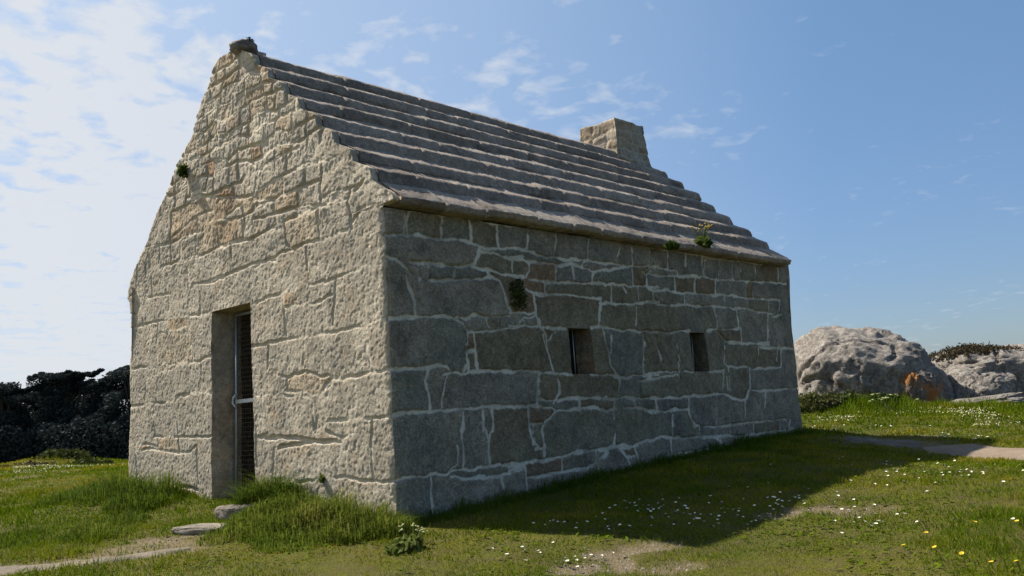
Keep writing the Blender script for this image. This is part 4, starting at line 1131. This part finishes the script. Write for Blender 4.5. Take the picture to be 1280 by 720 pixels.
tag(fc, 'fine cream white flowers carpeting the far grass', 'flowers', kind='stuff')

# ------------------------------------------------------------------ doorsteps
M['step'] = stone_mat('step_granite', [(0, (.12, .104, .085)), (.5, (.16, .14, .113)), (1, (.205, .18, .148))], (.22, .195, .16), lich_amt=.3)
def slab(name, label, loc, size, rot, seed):
    o = lumpy(name, loc, size, M['step'], None, 5, .10, 1.3, seed, rot, sharp=.45, fine=.02)
    return tag(o, label, 'step')
slab('stone_step', 'upper granite doorstep in the doorway threshold', (G(287, 652)[0]+.10, G(287, 652)[1]+.05, float(gz(np.array([-.2]), np.array([2.3]))[0])+.02), (.13, .19, .075), .05, 3)
slab('stone_step', 'lower worn granite slab in front of the doorstep', (G(258, 661)[0], G(258, 661)[1], float(gz(np.array([G(258, 661)[0]]), np.array([G(258, 661)[1]]))[0])-.005), (.15, .30, .04), .3, 5)

# ------------------------------------------------------------------ rocks
def rock_mat(name, cols, lich=None, lamt=.6):
    m, nt, b = new_mat(name, .92, .2); v = objvec(nt)
    c = ramp(nt, noise(nt, 1.3, 7, .7, v, .5), [(.3, cols[0]), (.5, cols[1]), (.7, cols[2])])
    c = mix(nt, .75, c, ramp(nt, noise(nt, 14, 6, .75, v), [(.32, .10), (.5, .5), (.66, .92)]), 'OVERLAY')
    c = mix(nt, math_n(nt, 'MULTIPLY', ramp(nt, noise(nt, 6, 7, .75, v, .4), [(.52, 0), (.60, 1)]), .55), c, (.38, .365, .33))
    c = mix(nt, math_n(nt, 'MULTIPLY', ramp(nt, noise(nt, 3.2, 6, .7, v, .6), [(.56, 0), (.66, 1)]), .55), c, (.085, .082, .078))
    if lich is not None:
        c = mix(nt, math_n(nt, 'MULTIPLY', ramp(nt, noise(nt, 2.1, 6, .7, v, .4), [(.46, 0), (.53, 1)]), lamt), c, lich)
    nt.links.new(c, b.inputs['Base Color'])
    bump(nt, b, math_n(nt, 'ADD', noise(nt, 7, 8, .75, v), math_n(nt, 'MULTIPLY', noise(nt, 30, 6, .7, v), .4)), 1.0, .06)
    return m
M['rock'] = rock_mat('grey_granite_rock', [(.125, .11, .096), (.205, .182, .16), (.28, .25, .222)])
M['rock_or'] = rock_mat('lichened_granite_rock', [(.10, .088, .075), (.15, .13, .11), (.21, .185, .16)], (.30, .125, .03), .85)
M['shore'] = plain_mat('shore_rock', (.16, .165, .17), .9, .5, 3)
def rock(label, px, d, wpx, z0, z1, depth, seed, rot=0, mat='rock', amp=.22, fr=1.0, sub=6, sharp=.75, tilt=0, fine=.026):
    x_, y_ = at_depth(px, d); hw = wpx/FPX*d/2
    o = lumpy('rock', (x_, y_, (z0+z1)/2 if z1-z0 < .5 else z0+.25*(z1-z0)), (hw, depth, (z1-z0)*(.5 if z1-z0 < .5 else .75)), M[mat], None, sub, amp, fr, seed, YAW-PI/2+rot, sharp=sharp, fine=fine, tilt=tilt)
    return tag(o, label, 'rock')
rock('big rounded granite boulder behind the far corner of the house', 1077, 20.0, 182, .2, 2.12, 1.7, 2, 0, amp=.16, fr=1.1)
rock('orange lichened rock at the right foot of the big boulder', 1146, 18.6, 62, .25, 1.18, .6, 11, .2, 'rock_or', .15, 1.2, sharp=.65)
rock('broad granite outcrop with a heath cap at the right edge', 1255, 20.6, 185, .2, 1.64, 1.6, 23, 0, amp=.18, fr=1.2, sharp=.62)
rock('rounded granite hump in front of the right hand outcrop', 1225, 19.4, 85, .2, 1.15, .8, 31, .3, amp=.15, fr=1.2, sharp=.75)
rock('granite block leaving the frame at the far right of the outcrop', 1330, 19.6, 150, .2, 1.5, 1.0, 37, .3, amp=.18, fr=1.2, sharp=.7)
rock('flat pale rock slab sloping up in front of the outcrop', 1222, 17.6, 120, .28, .58, .5, 41, 0, amp=.25, fr=1.4, sharp=.8, tilt=-.09)
rock('low flat rock sheet at the foot of the orange lichened rock', 1165, 17.2, 70, .28, .44, .35, 43, 0, amp=.25, fr=1.4, sharp=.8)
rock('small grey shore rock just left of the house', 128, 24, 60, -.25, .22, .6, 51, 0, 'shore', .3, 1.4, 5)
rock('dark low shore rock beyond the grassy hump', 150, 26, 50, -.3, .22, .6, 53, 0, 'shore', .3, 1.4, 5)
rock('low grey shore rock nearest the grassy hump', 105, 27, 40, -.4, .18, .6, 55, 0, 'shore', .3, 1.4, 5)
oc = [o for o in COL.objects if o.get('label', '').startswith('broad granite outcrop')][0]
def heath(oc, label, sx0, sx1, n):
    co_ = np.array([v.co[:] for v in oc.data.vertices]); nm = np.array([v.normal[:] for v in oc.data.vertices])
    s2 = np.array([S2[0], S2[1]]); u = co_[:, :2]@s2; w_ = co_[:, :2]@np.array([F2[0], F2[1]]); zt = co_[:, 2].max()
    q = fbm(u*2.2, w_*2.2+co_[:, 2]*2, 470, 4)
    ok = np.where((u > sx0) & (u < sx1) & (nm[:, 2] > .12) & (co_[:, 2] > zt*.78+.24*q) & (w_ < .6))[0]
    k = RNG.choice(ok, n); hg = .035*(1-((u[k]-(sx0+sx1)/2)/((sx1-sx0)/2))**2)+.02
    P = co_[k]+nm[k]*(RNG.random(n)*hg)[:, None]+RNG.normal(0, .03, (n, 3))
    uu = RNG.normal(0, 1, (n, 3)); uu /= np.linalg.norm(uu, axis=1, keepdims=True); ww = np.cross(uu, RNG.normal(0, 1, (n, 3))); ww /= np.linalg.norm(ww, axis=1, keepdims=True)
    L = (.045*(.6+.8*RNG.random(n)))[:, None]
    V = np.stack([P-uu*L*.6, P+ww*L*.35, P+uu*L*.7, P-ww*L*.35], 1).reshape(-1, 3)
    o = mesh_np('heath_cap', V, [np.arange(4*n).reshape(n, 4)], M['dry'], None, True, {'tint': np.repeat(np.clip(.15+RNG.normal(0, .15, n), 0, 1), 4)})
    o.location = oc.location
    return tag(o, label, 'shrub')
heath(oc, 'dark brown heath growing on top of the right hand outcrop', -1.5, .10, 4500)

# ------------------------------------------------------------------ far trees
def tree(label, px, d, top_z, wid, seed, base=-1.6, n=21000, lean=.0):
    rn = np.random.default_rng(seed); x_, y_ = at_depth(px, d)
    H = top_z-base; root = empty('cypress_tree', (x_, y_, base))
    tag(root, label, 'tree', 'trees of the dark wood beyond the grass')
    s2 = np.array([S2[0], S2[1], 0]); f2 = np.array([F2[0], F2[1], 0])
    mb = MB()
    tops = []
    trunk = [(0, 0, -.3), tuple(s2*lean*.3*H*.3+np.array([0, 0, H*.35])), tuple(s2*lean*H*.5+np.array([0, 0, H*.7]))]
    mb.tube(trunk, [.38, .28, .14], 8)
    cl = []
    for k in range(26):
        zf = .12+.86*rn.random(); a = rn.random()*2*PI
        rad = wid*(.35+.65*math.sqrt(max(0, 1-((zf-.45)/.62)**2)))*(.35+.65*rn.random())
        c = s2*(math.cos(a)*rad+lean*H*zf*.7)+f2*(math.sin(a)*rad)+np.array([0, 0, H*zf])
        # wind-swept plates of foliage
        cl.append((c, np.array([wid*(.30+.28*rn.random()), wid*(.28+.2*rn.random()), H*(.045+.05*rn.random())*(1.5 if zf < .7 else 1)])))
        mb.tube([tuple(np.array(trunk[1])*min(zf*1.2, 1)), tuple(c*.6+np.array([0, 0, H*zf*.35])), tuple(c)], [.10, .06, .03], 5, False)
    for k in range(9):   # wind-swept plume tops
        c = s2*(rn.normal(0, wid*.5)+lean*H*.7)+f2*rn.normal(0, wid*.3)+np.array([0, 0, H*(.84+.13*rn.random())])
        for j in range(3):
            cl.append((c+s2*j*wid*.20+np.array([0, 0, j*H*.022]), np.array([wid*(.22-.05*j), wid*.16, H*(.028-.006*j)])))
    mb.build('trunk', M['stem'], root, True)
    n_c = len(cl); k = rn.integers(0, n_c, n)
    q = rn.normal(0, 1, (n, 3)); q /= np.linalg.norm(q, axis=1, keepdims=True); q *= (rn.random(n)**.4)[:, None]
    Cc = np.array([c for c, _ in cl])[k]; Sz = np.array([s for _, s in cl])[k]
    P = Cc+s2[None]*(q[:, :1]*Sz[:, :1])+f2[None]*(q[:, 1:2]*Sz[:, 1:2])+np.array([[0, 0, 1.]])*(q[:, 2:]*Sz[:, 2:]+.22*np.abs(q[:, :1])*Sz[:, 2:]*1.5)
    u = rn.normal(0, 1, (n, 3)); u[:, 2] = np.abs(u[:, 2])*.5; u += s2[None]*.9; u /= np.linalg.norm(u, axis=1, keepdims=True)
    w = np.cross(u, rn.normal(0, 1, (n, 3))); w /= np.linalg.norm(w, axis=1, keepdims=True)
    L = (.155*(.4+rn.random(n)))[:, None]
    V = np.stack([P-u*L*.7, P+w*L*.42, P+u*L*.9, P-w*L*.42], 1).reshape(-1, 3)
    t = np.clip(.4+rn.normal(0, .1, n)+.15*(q[:, 2]), 0, 1)
    mesh_np('crown', V, [np.arange(4*n).reshape(n, 4)], M['pine'], root, True, {'tint': np.repeat(t, 4)})
TREES = [
 ('wind bent cypress at the left edge of the frame', 4, 84, 6.2, 2.4, 1, .05), ('thin topped cypress with sky showing through, second from the left', 26, 90, 6.2, 2.0, 2, .06),
 ('cypress with a blunt swept crown left of centre in the wood', 56, 86, 7.35, 2.2, 3, .10), ('cypress with a swept crown right of a gap of sky', 86, 86, 7.3, 2.2, 4, .06),
 ('lower cypress filling the dip before the house', 112, 90, 6.3, 2.3, 5, .05), ('tall cypress with a feathery top next to the house wall', 140, 86, 6.8, 2.3, 6, .05),
 ('tallest cypress, half hidden behind the house wall', 166, 84, 7.5, 2.6, 7, .04), ('dark cypress beyond the left frame edge', -28, 84, 6.4, 2.4, 9, .04)]
for (lb, px, d, tz, wd, sd, ln) in TREES: tree(lb, px, d, tz-0.0, wd, sd, lean=ln)
for i, (px, d, tz) in enumerate([(-10, 96, 5.4), (20, 98, 5.2), (42, 97, 5.6), (70, 98, 5.8), (98, 96, 5.4), (124, 98, 5.6), (150, 97, 6.4), (182, 97, 6.6)]):
    tree('dark cypress in the back row of the wood', px, d, tz, 3.0, 40+i, n=8000)
# dark undergrowth closing the foot of the wood
n = 60000; pxs = RNG.random(n)*330-60; dp = 80+RNG.random(n)*14; x_, y_ = ds_xy(dp, (pxs-640)/FPX*dp)
z_ = -1.7+RNG.random(n)**1.2*(4.2+1.2*fbm(pxs*.05, dp*.3, 450, 3))
P = np.stack([x_, y_, z_], 1); u = RNG.normal(0, 1, (n, 3)); u /= np.linalg.norm(u, axis=1, keepdims=True); w = np.cross(u, RNG.normal(0, 1, (n, 3))); w /= np.linalg.norm(w, axis=1, keepdims=True)
L = (.19*(.5+RNG.random(n)))[:, None]
V = np.stack([P-u*L*.7, P+w*L*.5, P+u*L*.8, P-w*L*.5], 1).reshape(-1, 3)
ug = mesh_np('undergrowth', V, [np.arange(4*n).reshape(n, 4)], M['pine'], None, True, {'tint': np.repeat(np.clip(.3+RNG.normal(0, .08, n), 0, 1), 4)})
tag(ug, 'dark dense undergrowth at the foot of the wood', 'undergrowth', kind='stuff')

# ------------------------------------------------------------------ light
SUN = Vector((-.165, 1.0, 1.15)).normalized()        # towards the sun
sl = bpy.data.lights.new('sun', 'SUN'); sl.energy = 5.0; sl.angle = math.radians(.8); sl.color = (1.0, .93, .82)
so = link(bpy.data.objects.new('sun', sl)); so.rotation_euler = (-SUN).to_track_quat('-Z', 'Y').to_euler(); so.location = (-5, 20, 25)
w = bpy.data.worlds.new('World'); SC.world = w; w.use_nodes = True; nt = w.node_tree; nt.nodes.clear()
sky = N(nt, 'ShaderNodeTexSky', sky_type='NISHITA'); sky.sun_disc = False
sky.sun_elevation = math.asin(SUN.z); sky.sun_rotation = math.atan2(SUN.x, SUN.y); sky.air_density = 1.0; sky.dust_density = .7; sky.ozone_density = 2.2; sky.altitude = 10
tc = N(nt, 'ShaderNodeTexCoord'); D_ = tc.outputs['Generated']
sep = N(nt, 'ShaderNodeSeparateXYZ'); nt.links.new(D_, sep.inputs[0])
zz = math_n(nt, 'ADD', math_n(nt, 'MAXIMUM', sep.outputs[2], 0.0), .13)
cmb = N(nt, 'ShaderNodeCombineXYZ'); nt.links.new(math_n(nt, 'DIVIDE', sep.outputs[0], zz), cmb.inputs[0]); nt.links.new(math_n(nt, 'DIVIDE', sep.outputs[1], zz), cmb.inputs[1])
cv = cmb.outputs[0]
n_big = noise(nt, 1.2, 5, .55, cv, .3); n_small = noise(nt, 10.5, 4, .55, cv, .25)
cl = math_n(nt, 'ADD', math_n(nt, 'MULTIPLY', n_big, .50), math_n(nt, 'MULTIPLY', n_small, .50))
# the cloud sheet thickens towards the west (left of the house)
dot = N(nt, 'ShaderNodeVectorMath', operation='DOT_PRODUCT'); nt.links.new(D_, dot.inputs[0]); wv = Vector((-.42, .90, .12)).normalized(); dot.inputs[1].default_value = wv
side_f = ramp(nt, dot.outputs['Value'], [(0.0, .0), (.36, .5), (.70, 1)])
thr = math_n(nt, 'SUBTRACT', .568, math_n(nt, 'MULTIPLY', side_f, .24))
cm = math_n(nt, 'DIVIDE', math_n(nt, 'SUBTRACT', cl, thr), .16, True)
cm = math_n(nt, 'MULTIPLY', cm, math_n(nt, 'ADD', .38, math_n(nt, 'MULTIPLY', side_f, .57)), True)
lowhaze = math_n(nt, 'MULTIPLY', ramp(nt, sep.outputs[2], [(.0, 1), (.42, 0)]), side_f)
cm = math_n(nt, 'MAXIMUM', cm, math_n(nt, 'MULTIPLY', lowhaze, .9))
cm = math_n(nt, 'MAXIMUM', cm, math_n(nt, 'MULTIPLY', side_f, .42))
skc = mix(nt, ramp(nt, sep.outputs[2], [(0, 1), (.10, .9), (.45, 0)]), sky.outputs[0], mix(nt, 1.0, sky.outputs[0], (.63, .61, .75), 'MULTIPLY'))
skc = mix(nt, 1.0, skc, (.80, .93, .95), 'MULTIPLY')
col = mix(nt, cm, skc, (5.0, 5.2, 5.5))
bg = N(nt, 'ShaderNodeBackground'); bg.inputs['Strength'].default_value = .075; nt.links.new(col, bg.inputs['Color'])
wo = N(nt, 'ShaderNodeOutputWorld'); nt.links.new(bg.outputs[0], wo.inputs['Surface'])

# ------------------------------------------------------------------ camera and output
cd = bpy.data.cameras.new('camera'); cd.sensor_width = 36; cd.lens = FPX/1280*36; cd.clip_end = 8000; cd.clip_start = .05
co = link(bpy.data.objects.new('camera', cd))
co.matrix_world = Matrix(((RT[0], UP[0], -FW[0], CAM[0]), (RT[1], UP[1], -FW[1], CAM[1]), (RT[2], UP[2], -FW[2], CAM[2]), (0, 0, 0, 1)))
SC.camera = co
SC.render.engine = 'CYCLES'
SC.cycles.max_bounces = 6; SC.cycles.diffuse_bounces = 3; SC.cycles.use_denoising = True
SC.view_settings.view_transform = 'Standard'; SC.view_settings.look = 'None'; SC.view_settings.gamma = 1.0; SC.view_settings.exposure = 1.0
